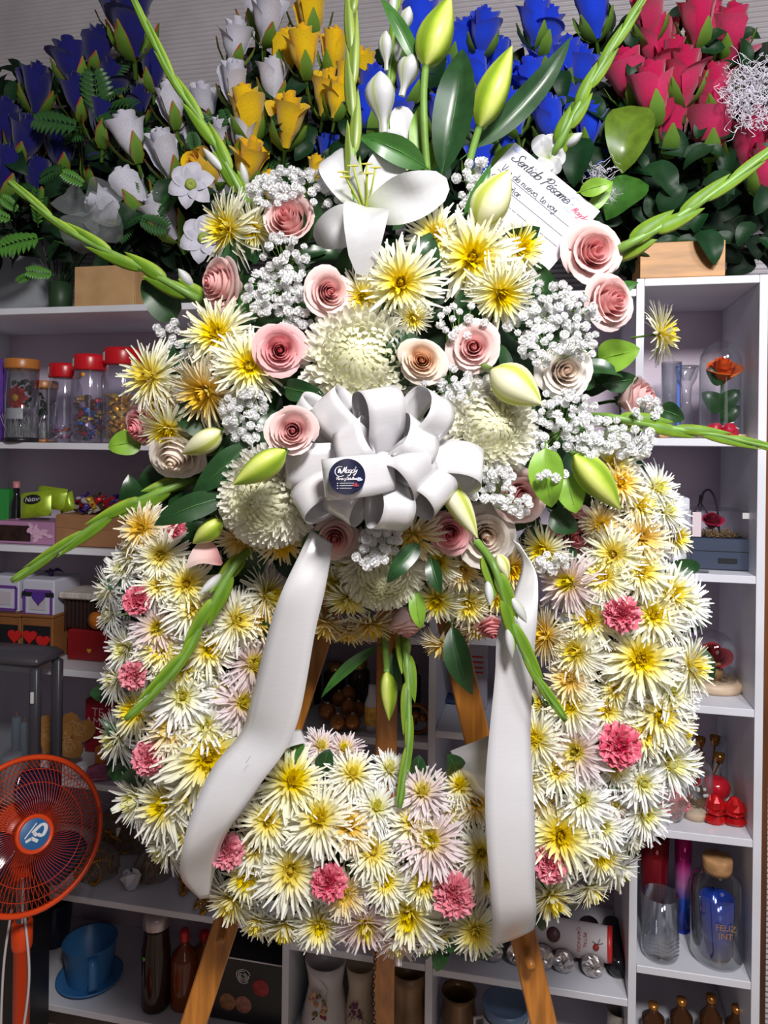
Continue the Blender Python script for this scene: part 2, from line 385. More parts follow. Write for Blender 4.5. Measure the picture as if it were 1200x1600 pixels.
def carnation(px, py, d, rpx, tx, ty, label, sy=1.0):
    t = thing('carnation', label, 'flower', place(P(px, py, d), tx, ty, S(rpx, d) * 1.02), 'pink carnations on the ring')
    inst('ruffled_petals', R.choice(CARNS), t, Matrix.Diagonal((1, sy, 1, 1)) @ Matrix.Rotation(U(0, 6), 4, 'Z')); inst('calyx', CARNCAL, t)

# ------------------------------------------------------------------ blades: leaves and tepals between two points
def frame(p0, p1, face=None):
    p0, p1 = Vector(p0), Vector(p1); x = p1 - p0; L = x.length; x.normalize()
    z = Vector(face) if face is not None else (CAM - (p0 + p1) / 2).normalized()
    z = (z - x * z.dot(x)).normalized(); y = z.cross(x); M = Matrix((x, y, z)).transposed().to_4x4(); M.translation = p0
    return M, L
PROF = {'lance': lambda s: (math.sin(math.pi * s ** .8) ** .85) if 0 < s < 1 else .02, 'oval': lambda s: (math.sin(math.pi * s ** .72) ** .62) if 0 < s < 1 else .03,
        'tepal': lambda s: .22 + .78 * math.sin(math.pi * (.08 + .84 * s) ** 1.15) ** .9 if s < .97 else .25, 'strap': lambda s: min(1, 4 * (1 - s) + .05) * (.6 + .4 * min(1, 3 * s))}
def blade(mb, L, w, sag=.06, lat=0.0, fold=.18, prof='lance', wave=0.0, curl=0.0, nr=11, nc=5, M=None, mi=0, twist=0.0, teeth=0.0):
    rows, ts = [], []; pf = PROF[prof]
    for i in range(nr):
        s = i / (nr - 1); hw = w / 2 * pf(s); cz = sag * L * 4 * s * (1 - s); cy = lat * L * 4 * s * (1 - s); row = []
        k = max(0, s - .55) / .45; cz -= curl * L * k * k; cx = L * s - abs(curl) * L * .35 * k * k
        if teeth and i % 2: hw *= 1 - teeth
        for j in range(nc):
            q = j / (nc - 1) * 2 - 1; a = twist * s
            yy = q * hw; zz = abs(q) * hw * fold * 2 + wave * hw * math.sin(9 * s + 2 * q)
            row.append((cx, cy + yy * math.cos(a) - zz * math.sin(a), cz + yy * math.sin(a) + zz * math.cos(a))); ts.append(s)
        rows.append(row)
    return mb.grid(rows, ts, mi, False, M)
def leaf(b, t, wpx, d0, d1=None, label='', m=None, prof='lance', sag=.06, lat=0, fold=.15, curl=0, wave=.05, twist=0, face=None, name='leaf'):
    p0, p1 = P(b[0], b[1], d0), P(t[0], t[1], d1 or d0); M, L = frame(p0, p1, face); mb = MB()
    blade(mb, L, S(wpx, (d0 + (d1 or d0)) / 2), sag, lat, fold, prof, wave, curl, 12, 7, None, 0, twist)
    rib = MB(); rib.tube([(L * s, lat * L * 4 * s * (1 - s), sag * L * 4 * s * (1 - s) - curl * L * (max(0, s - .55) / .45) ** 2 + .0004) for s in (-.12, 0, .2, .4, .6, .8)], [.0011, .0012, .001, .0009, .0007, .0004], 5)
    t = thing(name, label, 'leaf', M); mb.obj('leaf_blade', m or G_DARK, t); rib.obj('midrib', G_MID if m is not G_LIME else G_LIME, t); return t
def spindle(mb, p0, p1, r, lobes=3, k=.09, flat=1.0, n=18, peak=.55, M=None, tip=.12, nr=12):
    Mf, L = frame(p0, p1, -FWD); rows, ts = [], []
    for i in range(nr):
        s = i / (nr - 1); e = math.log(.5) / math.log(peak); rr = r * max(math.sin(math.pi * min(1, max(0, s)) ** e) ** .82 if 0 < s < 1 else 0, tip * (1 if s < .5 else .35))
        row = []
        for j in range(n):
            a = 2 * math.pi * j / n; cc = math.cos(lobes * a + .6); q = rr * (1 + k * cc); row.append((L * s, q * math.cos(a), q * math.sin(a) * flat)); ts.append(.5 + .5 * cc if abs(cc) < .96 else (1.0 if cc > 0 else 0))
        rows.append(row)
    return mb.grid(rows, ts, 0, True, Mf)
def lily_bud(b, t, wpx, d0, d1, label, m=None, stem=None):
    p0, p1 = P(b[0], b[1], d0), P(t[0], t[1], d1); mb = MB(); spindle(mb, (0, 0, 0), p1 - p0, S(wpx / 2, d0), 3, .10, peak=.40)
    # keep geometry local to the bud's base
    root = thing('lily_bud', label, 'flower bud', Matrix.Translation(p0), 'closed lily buds'); mb.obj('bud', m or BUD, root)
    if stem:
        q = [P(x, y, d) - p0 for x, y, d in stem]; s = MB(); s.tube(cat_spline([Vector((0, 0, 0)) + (p1 - p0) * .03] + q, 5), S(6, d0), 7); s.obj('stem', G_STEM, root)
    return root
# spindle() aims its frame at the camera from the given points; for local points use the bud's own axis
def gladiolus(pts, d0, d1, wpx, n, label, white=0, tipw=.22, m=None):
    """pts: stem from base to tip in photo pixels"""
    bx, by = pts[0]; k0 = 45 / max(45, math.hypot(600 - bx, 640 - by)); pts = [(bx + (600 - bx) * k0, by + (640 - by) * k0)] + list(pts)
    w = [P(x, y, d0 + (d1 - d0) * i / (len(pts) - 1) + (.05 if i == 0 else 0)) for i, (x, y) in enumerate(pts)]; o = w[0].copy(); line = [q - o for q in cat_spline(w, 8)]
    root = thing('gladiolus_spike', label, 'flower', Matrix.Translation(o), 'gladiolus spikes'); K = len(line) - 1
    s = MB(); s.tube(line, [S(wpx * (.22 - .12 * i / K), d0) for i in range(K + 1)], 7); s.obj('stem', G_STEM, root)
    at = lambda f: line[min(K, max(0, int(round(f * K))))]
    for i in range(n):
        f = .14 + .78 * i / (n - 1); g = min(1, f + (.27 if n < 8 else .21)); k = 1 - (1 - tipw) * f
        p0 = at(f); p1 = at(g); ax = (p1 - p0)
        if ax.length < .01: ax = line[-1] - line[-4]; p1 = p0 + ax
        sd = (CAM - o).normalized().cross(ax.normalized()); off = sd * (S(wpx * .28, d0) * k * (1 if i % 2 else -1)); p1 = p1 + off * 1.45; p0 = p0 + off * .1
        b = MB(); spindle(b, p0, p1, S(wpx * .40, d0) * k, 2, .14, .7, 10, .34, None, .06, 10); b.obj('bud', m or GLAD, root)
        if white and i < white:
            b = MB(); q0 = p0 + (p1 - p0) * .5 + off * .5; q1 = p1 + off * 1.4 + (p1 - p0) * .12; spindle(b, q0, q1, S(wpx * .24, d0), 3, .12, 1, 10, .5, None, .1, 8); b.obj('white_tip', LILY, root)
    return root
def flower_open(c, tips, d, label, name, stamens=True, green=False, w=None):
    p = P(*c, d); root = thing(name, label, 'flower', Matrix.Translation(p), None)
    for x, y, dd, wd, sag, curl in tips:
        q = P(x, y, dd) - p; fc = (CAM - p).normalized() + q.normalized() * -.15; M, L = frame((0, 0, 0), q, fc); b = MB()
        blade(b, L * (1 + abs(curl) * .25), S(wd, d), sag, U(-.03, .03), .12, 'tepal', .14, curl, 14, 9, M); b.obj('petal', LILY, root)
    if stamens:
        ax = (CAM - p).normalized() * .4 + UP * .55 - RGT * .1
        for i in range(6):
            a = i * 1.047; e = (ax + (RGT * math.cos(a) + UP * math.sin(a)) * .22).normalized(); b = MB(); b.tube([(0, 0, 0), e * S(40, d), e * S(70, d) + UP * S(4, d)], S(1.5, d), 5); st = b.obj('stamen', BUDP, root)
            b = MB(); q = e * S(71, d) + UP * S(4, d); b.tube([q - RGT * S(9, d), q + RGT * S(1, d), q + RGT * S(9, d)], [S(.8, d), S(2, d), S(.8, d)], 5); b.obj('anther', mat('anther', (.45, .42, .06), .7), st)
    return root

# ------------------------------------------------------------------ baby's breath
def floret_mesh(seed):
    r = random.Random(seed); mb = MB()
    for i in range(22):
        f = (i + .5) / 22; ph = math.acos(1 - 1.6 * f); az = i * 2.39996
        M = Matrix.Rotation(az, 4, 'Z') @ Matrix.Rotation(ph, 4, 'Y') @ Matrix.Rotation(r.uniform(-.7, .7), 4, 'Z') @ Matrix.Translation((0, 0, .35))
        w = r.uniform(.28, .42)
        mb.grid([[(-.02, -w * .3, 0), (.05, 0, 0), (-.02, w * .3, 0)], [(.1, -w, .4), (-.04, 0, .42), (.12, w, .4)], [(.0, -w * .7, r.uniform(.55, .72)), (.1, 0, .62), (-.06, w * .7, r.uniform(.55, .72))]], None, 0, False, M)
    mb.lathe([(0, -.5), (.45, -.35), (.62, .05), (.5, .42), (.25, .62), (0, .68)], 8)
    return mb.mesh('floret', BABY)
FLO = [floret_mesh(i) for i in range(4)]
def gyp(label, spots, d, n, size=7.5, root_px=None):
    """spots: list of (px,py,rx,ry) ellipses the florets fill"""
    c = root_px or (spots[0][0], spots[0][1] + 30); o = P(c[0], c[1], d + .06)
    t = thing('babys_breath_spray', label, 'flower', Matrix.Translation(o), "sprays of baby's breath"); st = MB()
    tot = sum(a * b for _, _, a, b in spots); taken = []
    for x, y, rx, ry in spots:
        for i in range(max(2, int(round(n * rx * ry / tot)))):
            for _ in range(12):
                a, q = U(0, 6.283), math.sqrt(U(0, 1)); fx, fy = x + rx * q * math.cos(a), y + ry * q * math.sin(a)
                if all((fx - u) ** 2 + (fy - v) ** 2 > (size * 1.25) ** 2 for u, v in taken): break
            taken.append((fx, fy)); dd = d + U(-.012, .02); p = P(fx, fy, dd) - o; r = S(size * U(.75, 1.2), dd)
            inst('floret', R.choice(FLO), t, Matrix.Translation(p) @ aim(p + o, U(-.7, .7), U(-.6, .7), U(0, 6)).copy() @ Matrix.Scale(r, 4))
            mid = p * .55 + (P(x, y, d + .02) - o) * .25 + Vector((U(-1, 1), U(-1, 1), U(-1, 1))) * .006
            st.tube([(0, 0, 0), mid, p], .0006, 3)
    stuff(st.obj('stems', G_STEM, t)); return t

# ------------------------------------------------------------------ easel and wreath base
def ED(py): return 1.36 - .12 * (py - 618) / (2260 - 618)          # depth of the easel's front legs at a picture height
def plank(pts, wpx, th, name, parent, o, m=EASEL_WOOD):
    rows = []
    for x, y, d in pts:
        w = S(wpx, d) / 2; c = P(x, y, d) - o; n = FWD * th / 2; k = .0025
        rows.append([c - RGT * w - n * .7, c - RGT * (w - k) - n, c + RGT * (w - k) - n, c + RGT * w - n * .7, c + RGT * w + n * .7, c + RGT * (w - k) + n, c - RGT * (w - k) + n, c - RGT * w + n * .7])
    mb = MB(); mb.grid(rows, None, 0, True); q = len(rows) - 1; mb.f += [tuple(range(8)), tuple(q * 8 + i for i in range(8))]; mb.m += [0, 0]
    return mb.obj(name, m, parent, False)
fl = lambda d: HY + 1.615 * F / d
eo = PY(610, 1600, -.42); eo.z = 0
ez = thing('flower_easel', 'varnished wooden tripod easel carrying the flower ring', 'easel', eo)
lx = lambda y: 500 - .324 * (y - 990); rx = lambda y: 712 + .233 * (y - 1010)
yb = fl(1.24)
plank([(lx(y), y, ED(y)) for y in (640, 1000, 1400, 1800, yb - 2)], 42, .022, 'leg', ez, eo)
plank([(rx(y), y, ED(y)) for y in (640, 1000, 1400, 1800, yb - 8)], 42, .022, 'leg', ez, eo)
yb2 = HY + 1.61 * F / 1.72
plank([(612, 650, 1.39), (604, 1100, 1.50), (600, 1500, 1.62), (598, yb2 - 1, 1.72)], 33, .02, 'rear_leg', ez, eo)
mb = MB(); mb.box((0, 0, 0), (.16, .02, .05)); b_ = mb.obj('top_bracket', EASEL_WOOD, ez, False); b_.location = P(618, 648, 1.375) - eo
ch = MB(); pts = [P(586 + 3 * math.sin(i * .2), 1390 + i * 7, 1.50) - eo for i in range(34)]
for i in range(33):
    a, b = pts[i], pts[i + 1]; c = (a + b) / 2; dv = (b - a).normalized(); sd = (RGT if i % 2 else FWD); ch.tube([c + (dv * math.cos(t) * .0058 + sd * math.sin(t) * .0032) for t in np.linspace(0, 6.283, 9)], .0011, 4)
ch.obj('chain', mat('dark_steel', (.05, .05, .055), .35, .8), ez)
for x, y in ((lx(1440), 1440), (rx(1480), 1480)):
    mb = MB(); o = P(x, y, ED(y)) - eo; mb.tube([o, o - FWD * .05], .008, 8); mb.obj('peg', EASEL_WOOD, ez)

RING = [(318, 790), (292, 880), (287, 990), (298, 1110), (345, 1225), (430, 1305), (540, 1335), (660, 1342), (780, 1318), (885, 1245), (950, 1140), (975, 1020), (965, 900), (930, 800)]
RL = cat_spline([Vector((x, y, 0)) for x, y in RING], 10)
wo = P(635, 1340, 1.2)
wb = thing('wreath_base', 'dark green foam ring and foam block under all the flowers', 'wreath', wo)
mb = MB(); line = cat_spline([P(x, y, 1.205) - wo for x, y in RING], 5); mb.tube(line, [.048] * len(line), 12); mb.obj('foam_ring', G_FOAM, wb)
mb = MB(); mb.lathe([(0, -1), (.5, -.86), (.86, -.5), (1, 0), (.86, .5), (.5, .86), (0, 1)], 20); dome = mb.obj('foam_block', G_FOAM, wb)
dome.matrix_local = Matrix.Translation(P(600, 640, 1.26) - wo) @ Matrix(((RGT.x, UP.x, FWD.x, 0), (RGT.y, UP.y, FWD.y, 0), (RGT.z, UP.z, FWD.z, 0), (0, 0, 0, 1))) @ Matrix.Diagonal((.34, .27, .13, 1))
def dd(px, py, o=0.0): return min(1.17, .985 + .15 * (((px - 600) / 400) ** 2 + ((py - 620) / 330) ** 2)) + o
LM = [mb_ for mb_ in range(0)]
def leafmesh(prof, w, seed):
    b = MB(); blade(b, 1, w, .08, .03, .16, prof, .08, .12, 9, 5); return b
fo = MB(); lf = [leafmesh('oval', .48, 1), leafmesh('lance', .34, 2), leafmesh('oval', .6, 3)]
def scatter(px, py, d, n, spread, Lr):
    for _ in range(n):
        a = U(0, 6.283); x, y = px + U(-spread, spread), py + U(-spread, spread); p = P(x, y, d + U(-.02, .02)); q = p + (RGT * math.cos(a) + UP * math.sin(a)) * U(*Lr) - FWD * U(-.01, .03)
        M, _L = frame(p - wo, q - wo, -FWD + RGT * U(-.8, .8) + UP * U(-.8, .8)); b = R.choice(lf); fo.add(b.v, b.f, b.t, 0, M @ Matrix.Scale(_L, 4))
for i in range(0, len(RL), 3):
    c = RL[i]; scatter(c.x, c.y, 1.15, 11, 95, (.04, .075))
for i in range(170):
    a, q = U(0, 6.283), math.sqrt(U(0, 1)); x, y = 600 + 330 * q * math.cos(a), 630 + 290 * q * math.sin(a); scatter(x, y, dd(x, y, .06), 1, 10, (.05, .1))
stuff(fo.obj('filler_foliage', G_DARK, wb))

# ------------------------------------------------------------------ ring chrysanthemums: px, py, radius, colour
RM = [(253, 867, 46, 'w'), (217, 864, 36, 'w'), (291, 913, 46, 'y'), (249, 914, 38, 'w'), (174, 922, 40, 'g'), (178, 958, 36, 'g'), (298, 952, 45, 'w'), (247, 980, 46, 'l'), (201, 1012, 46, 'g'),
 (253, 1014, 46, 'y'), (366, 969, 52, 'w'), (402, 970, 40, 'c'), (326, 1012, 50, 'w'), (392, 1038, 54, 'l'), (284, 1042, 44, 'y'), (318, 1047, 28, 'y'), (285, 1089, 52, 'g'), (377, 1098, 48, 'l'),
 (186, 1060, 40, 'g'), (217, 1112, 46, 'y'), (274, 1136, 50, 'c'), (322, 1134, 46, 'g'), (188, 1150, 46, 'g'), (325, 1181, 74, 'y'), (272, 1188, 32, 'y'), (222, 1246, 54, 'g'), (262, 1256, 58, 'w'),
 (266, 1318, 52, 'g'), (412, 930, 50, 'w'), (226, 826, 42, 'c'), (196, 892, 36, 'g'), (345, 1085, 36, 'w'), (345, 945, 36, 'c'), (236, 1085, 36, 'g'), (300, 1240, 46, 'w'), (355, 1250, 42, 'c'), (300, 1300, 42, 'w'), (240, 1190, 34, 'g'),
 (454, 1224, 56, 'y'), (550, 1212, 42, 'w'), (418, 1282, 46, 'y'), (500, 1282, 58, 'w'), (587, 1264, 42, 'g'), (500, 1168, 32, 'l'), (538, 1174, 32, 'l'), (608, 1206, 36, 'g'), (660, 1240, 44, 'l'), (644, 1286, 48, 'w'), (672, 1314, 56, 'l'),
 (546, 1292, 44, 'c'), (582, 1332, 42, 'y'), (454, 1358, 62, 'w'), (602, 1376, 40, 'w'), (390, 1366, 44, 'y'), (366, 1402, 46, 'w'), (662, 1378, 38, 'y'), (640, 1424, 56, 'w'), (570, 1438, 52, 'l'), (446, 1440, 46, 'w'), (500, 1442, 46, 'w'),
 (622, 1462, 48, 'l'), (752, 1332, 46, 'w'), (760, 1368, 38, 'y'), (720, 1230, 36, 'w'), (744, 1256, 36, 'c'), (742, 1450, 46, 'y'), (664, 1462, 42, 'g'), (346, 1390, 36, 'l'), (540, 1395, 40, 'c'), (700, 1330, 36, 'w'), (700, 1275, 36, 'w'), (535, 1245, 34, 'c'), (400, 1325, 40, 'w'), (405, 1435, 38, 'w'), (690, 1450, 36, 'w'),
 (959, 865, 46, 'y'), (1000, 840, 50, 'c'), (1053, 840, 30, 'y'), (852, 856, 40, 'y'), (893, 910, 52, 'l'), (944, 902, 46, 'y'), (1000, 893, 46, 'y'), (1044, 928, 50, 'w'), (1068, 944, 44, 'g'), (923, 970, 46, 'y'), (1020, 962, 52, 'w'),
 (904, 1018, 48, 'w'), (1000, 1030, 64, 'y'), (856, 992, 46, 'c'), (1074, 1040, 52, 'w'), (893, 1062, 40, 'c'), (895, 1104, 46, 'w'), (962, 1077, 32, 'y'), (949, 1110, 36, 'y'), (1027, 1116, 56, 'w'), (840, 1157, 50, 'w'), (901, 1174, 54, 'l'),
 (1005, 1146, 42, 'y'), (1058, 1138, 38, 'y'), (1040, 1190, 54, 'g'), (1000, 1222, 44, 'g'), (872, 1206, 42, 'w'), (910, 1250, 46, 'g'), (957, 1255, 32, 'l'), (1002, 1268, 50, 'g'), (876, 1304, 62, 'y'), (831, 1217, 38, 'w'), (936, 1330, 46, 'w'),
 (960, 1352, 46, 'g'), (857, 1396, 50, 'w'), (921, 1384, 38, 'w'), (1046, 1082, 50, 'g'), (1064, 1192, 42, 'g'), (999, 793, 38, 'y'), (1022, 764, 42, 'g'), (956, 728, 38, 'y'), (968, 756, 40, 'c'), (1035, 800, 44, 'g'), (940, 820, 36, 'c'), (850, 1100, 36, 'w'), (960, 1200, 36, 'w'), (940, 1290, 40, 'g'), (850, 1250, 34, 'c'), (985, 1310, 38, 'g'), (965, 1030, 30, 'c')]
CARNAT = [(215, 938, 31, 'uppermost carnation of left arm', 'up left'), (209, 1054, 31, 'middle carnation of left arm', ''), (233, 1184, 36, 'lowest carnation of left arm', ''), (355, 1330, 36, 'carnation half under the left ribbon tail', ''),
 (514, 1378, 37, 'left carnation of bottom arc', ''), (709, 1397, 44, 'largest carnation at ring bottom', ''), (859, 1350, 37, 'carnation beside the right ribbon tail', ''), (972, 960, 38, 'upper carnation of right arm', ''), (968, 1165, 40, 'lower carnation of right arm', '')]
def ringpos(px, py):
    c = min(RL, key=lambda q: (q.x - px) ** 2 + (q.y - py) ** 2); i = RL.index(c); hw = 135 if px < 480 or px > 800 else 155
    s = min(.93, math.hypot(px - c.x, py - c.y) / hw); a = math.atan2(-(py - c.y), px - c.x); k = s ** 1.15
    return k * math.cos(a), k * math.sin(a), 1.165 - .085 * math.sqrt(1 - s * s)
CN = {'w': 'yellow-hearted white chrysanthemum', 'y': 'white-tipped yellow chrysanthemum', 'c': 'creamy chrysanthemum', 'l': 'lilac-tinged chrysanthemum', 'g': 'all-white chrysanthemum'}
RK = ['', 'second ', 'third ', 'fourth ', 'fifth ', 'sixth ', 'seventh ', 'eighth ']
def side(dx, dy):
    a = (math.degrees(math.atan2(-dy, dx)) + 360) % 360
    return ['right of', 'up right from', 'above', 'up left from', 'left of', 'down left from', 'below', 'down right from'][int((a + 22.5) // 45) % 8]
cells = {}
for it in RM:
    x, y, r, c = it; l = min(CARNAT, key=lambda q: (q[0] - x) ** 2 + (q[1] - y) ** 2); key = (c, l[3], side(x - l[0], y - l[1])); cells.setdefault(key, []).append((math.hypot(x - l[0], y - l[1]), it))
LBL = {}
for (c, ln, sd), v in cells.items():
    for i, (_, it) in enumerate(sorted(v)): LBL[it[:2]] = ('%s%s %s the %s' % (RK[i] + ('nearest ' if len(v) > 1 else ''), CN[c], sd, ln)).strip()
for it in RM:
    x, y, r, c = it; tx, ty, d = ringpos(x, y)
    mum(x, y, d + U(-.006, .006) + (.02 if r < 38 else 0), r, tx * .95 + U(-.15, .15), ty * .95 + U(-.15, .15), c, LBL[(x, y)], 'spider chrysanthemums on the ring')
for x, y, r, ln, _ in CARNAT:
    tx, ty, d = ringpos(x, y); carnation(x, y, d - .025, r, tx * .6, ty * .6, 'ruffled pink ' + ln, 1.25 if y == 1165 else 1)
carnation(272, 828, 1.10, 28, -.3, .1, 'deep pink carnation behind the dark leaf above the ring')

# ------------------------------------------------------------------ upper bouquet
UM = [(360, 360, 58, -.75, .1, 'y', 'yellow chrysanthemum turned sideways left of the topmost pink rose'), (398, 356, 40, -.5, -.3, 'y', 'small yellow chrysanthemum tucked against the topmost pink rose'),
 (342, 525, 58, -.35, .3, 'y', 'yellow and white chrysanthemum under the rose facing left'), (388, 572, 56, .1, .1, 'y', 'bright yellow chrysanthemum left of the deep pink rose'), (240, 590, 56, -.6, .2, 'y', "outermost yellow chrysanthemum at the bouquet's left edge, upper of two"),
 (325, 610, 62, -.55, -.35, 'c', 'large peach-yellow chrysanthemum half behind the bright yellow one'), (255, 628, 44, -.6, -.3, 'c', "cream chrysanthemum between the two yellow ones on the left edge"), (264, 668, 48, -.35, -.6, 'y', 'yellow chrysanthemum facing down above the creamy white rose'),
 (681, 371, 50, -.1, .25, 'y', 'starry yellow chrysanthemum right of the open lily petals'), (627, 442, 64, -.05, .05, 'y', 'big yellow chrysanthemum at the middle of the upper bouquet'), (569, 464, 44, -.25, -.15, 'y', 'small yellow chrysanthemum beside the rose below the lily'),
 (738, 404, 70, .05, .15, 'y', 'largest yellow chrysanthemum, below the cream lily bud'), (806, 390, 52, .55, .3, 'y', 'yellow chrysanthemum in front of the written card'), (780, 456, 56, .3, -.35, 'y', 'yellow chrysanthemum facing down right under the card'), (645, 494, 32, .1, -.5, 'y', 'shaded yellow chrysanthemum under the big middle one'),
 (379, 838, 48, -.1, -.75, 'c', 'cream chrysanthemum drooping left of the lower left white one'), (440, 842, 46, .1, -.75, 'c', 'peach chrysanthemum drooping under the lower left white one'), (645, 834, 52, .0, -.75, 'c', "cream chrysanthemum drooping right under the bow's lower edge"),
 (686, 878, 36, -.1, -.1, 'y', 'small yellow chrysanthemum under the dusty pink rose'), (720, 888, 40, .3, -.5, 'c', 'cream chrysanthemum below the large cream rose'), (541, 882, 26, 0, -.7, 'y', 'tiny yellow chrysanthemum below the rose under the bow'), (519, 908, 38, -.3, -.6, 'y', "yellow chrysanthemum beside the left ribbon tail's upper end"),
 (546, 932, 48, -.1, -.93, 'y', 'yellow chrysanthemum hanging at the top left of the opening'), (510, 968, 44, -.3, -.93, 'c', "cream chrysanthemum hanging lowest at the opening's upper left"), (580, 972, 44, .1, -.93, 'c', 'cream chrysanthemum hanging left of the upside-down rose'), (545, 982, 38, -.1, -.9, 'c', 'cream chrysanthemum hanging between two others over the opening'),
 (684, 936, 40, -.2, -.45, 'y', 'yellow chrysanthemum above the hanging striped leaf'), (730, 940, 42, .1, -.5, 'y', 'yellow chrysanthemum right of the one above the striped leaf'), (775, 925, 40, .3, -.5, 'y', 'yellow chrysanthemum behind the right gladiolus stem'), (690, 1002, 38, -.3, -.93, 'c', 'cream chrysanthemum hanging over the right easel leg'), (745, 975, 36, .2, -.93, 'c', 'cream chrysanthemum hanging right of the striped leaf'), (800, 885, 40, .3, -.5, 'c', 'cream chrysanthemum behind the upper right ribbon tail'),
 (1028, 522, 46, .93, .1, 'y', 'yellow chrysanthemum sticking out sideways before the right shelving')]
for x, y, r, tx, ty, c, lb in UM: mum(x, y, dd(x, y, .0) + (.02 if r < 45 else 0), r, tx, ty, c, lb, 'chrysanthemums in the upper bouquet')
def big(px, py, r, tx, ty, i, lb, o=0.0):
    d = dd(px, py, .045 + o); t = thing('incurved_chrysanthemum', lb, 'flower', place(P(px, py, d), tx, ty, S(r, d) * 1.2, U(0, 6)), 'large white incurved chrysanthemums'); inst('incurved_petals', DIS[i], t); inst('stem', MUMSTEM, t)
big(562, 566, 88, -.05, .2, 0, "large greenish white incurved chrysanthemum just above the bow"); big(760, 668, 76, .3, .1, 1, 'large white incurved chrysanthemum to the right of the bow', -.035)
big(418, 776, 74, -.3, -.1, 1, 'large white incurved chrysanthemum left of and below the bow', -.075); big(598, 892, 62, .0, -.5, 0, 'large white incurved chrysanthemum hanging below the bow', -.05)
for a in [(449, 340, 44, -.25, .45, 'p', 'topmost pink rose, left of the open lily', 0), (338, 443, 42, -.75, .15, 'p', 'pale pink rose facing left above the yellow cluster', 1), (437, 547, 39, .05, .05, 'd', 'deep pink rose facing forward left of the large white mum', 1), (515, 456, 36, .25, .1, 'p', 'pink rose directly beneath the open lily', 1),
 (659, 563, 38, -.05, .1, 'h', 'peach rose right of the large greenish white mum', 1), (740, 542, 39, .0, .1, 'p', 'pink rose facing forward right of the peach rose', 2), (457, 673, 40, -.05, .0, 'p', 'pink rose touching the upper left of the bow', 3), (930, 392, 46, .35, .2, 'p', "pink rose at the card's lower right corner", 2), (958, 470, 44, .6, .15, 'p', 'pink rose below the one at the card', 2),
 (884, 580, 42, .3, .1, 'c', "cream rose among the baby's breath on the right", 2), (1004, 622, 38, .78, .1, 'p', 'pink rose facing right above the horizontal gladiolus', 0), (523, 842, 34, -.05, -.25, 'p', 'pink rose right under the bow beside the left tail', 2), (704, 834, 32, 0, -.2, 'd', "dusty pink rose half under the bow's lower right", 2),
 (760, 838, 46, .15, -.15, 'c', "large cream rose below the bow's right end", 2), (816, 776, 42, .4, -.15, 'p', 'pink rose beside the hanging green leaves', 2), (900, 835, 40, .2, -.4, 'd', "deep pink rose lowest on the bouquet's right", 1), (273, 715, 44, -.3, -.55, 'c', "creamy white rose facing down at the bouquet's left", 0), (216, 668, 32, -.7, -.2, 'd', 'shaded pink rose behind the yellow flowers on the left edge', 0), (635, 980, 32, .1, -.93, 'p', 'pale pink rose hanging upside down over the opening', 0), (770, 985, 26, .1, -.8, 'd', 'small dusty rose behind the right ribbon tail', 1)]:
    x, y, r, tx, ty, c, lb, v = a; rose(x, y, .925 if x == 457 else dd(x, y, -.01), r, tx, ty, c, lb, v, .82 if c == 'h' else 1)
mb = MB(); p = P(348, 880, 1.06); M, L = frame((0, 0, 0), P(288, 885, 1.04) - p); blade(mb, L, S(50, 1.06), .2, -.1, .25, 'oval', .05, .1, 10, 7, M)
t = thing('rose_petal', 'single fallen pink rose petal lying on the ring below the green bud', 'petal', Matrix.Translation(p)); mb.obj('petal_sheet', ROSE['p'], t)

# lilies and buds
flower_open((572, 335), [(697, 288, 1.03, 70, .12, .20), (568, 388, .99, 66, .22, .34), (497, 372, 1.06, 62, .20, .35), (622, 232, 1.10, 62, .05, .05), (512, 232, 1.10, 60, .14, .14), (540, 405, 1.10, 60, .05, .1)], 1.08, 'fully open white lily near the top of the bouquet', 'open_lily')
flower_open((642, 262), [(622, 165, 1.15, 44, .05, .05), (655, 185, 1.17, 40, .05, .05), (600, 205, 1.14, 40, .06, .1)], 1.16, 'half-hidden white lily behind the long green bud stem', 'open_lily', False)
lily_bud((664, 104), (704, -6), 56, 1.10, 1.10, 'tall green lily bud reaching the top edge, on a long stem', None, [(662, 150, 1.11), (664, 215, 1.12), (668, 270, 1.13)])
lily_bud((748, 200), (800, 72), 50, 1.12, 1.10, 'green lily bud between the two long leaves', None, [(738, 235, 1.13), (728, 275, 1.14)])
lily_bud((746, 352), (797, 266), 62, 1.06, 1.05, 'cream lily bud overlapping the written card', BUDP, [(735, 380, 1.08)])
lily_bud((768, 578), (846, 632), 62, .97, .95, 'pale green lily bud right of the bow', BUDP, [(750, 570, 1.02)])
lily_bud((898, 710), (969, 796), 50, 1.02, 1.02, 'green lily bud hanging right of the light green leaves', None, [(885, 695, 1.06)])
lily_bud((446, 704), (364, 757), 44, .91, .90, 'lime lily bud touching the left side of the bow', None, [(462, 696, 1.04)])
lily_bud((347, 674), (284, 709), 38, 1.04, 1.05, 'yellowish lily bud above the creamy white rose', BUDP, [(362, 664, 1.08)])
lily_bud((690, 744), (746, 841), 38, .97, .97, "lime lily bud slanting below the bow's lower right", BUDP, [(682, 730, 1.0)])
lily_bud((346, 812), (301, 849), 34, 1.04, 1.04, 'lime lily bud above the fallen pink petal', None, [(360, 803, 1.08)])
lily_bud((605, 1046), (608, 1126), 28, 1.20, 1.19, 'green lily bud hanging in the opening of the ring', None, [(603, 1020, 1.2), (601, 985, 1.2)])
lily_bud((778, 866), (794, 904), 22, 1.0, 1.0, 'tiny pale bud below the large cream rose', BUDP)

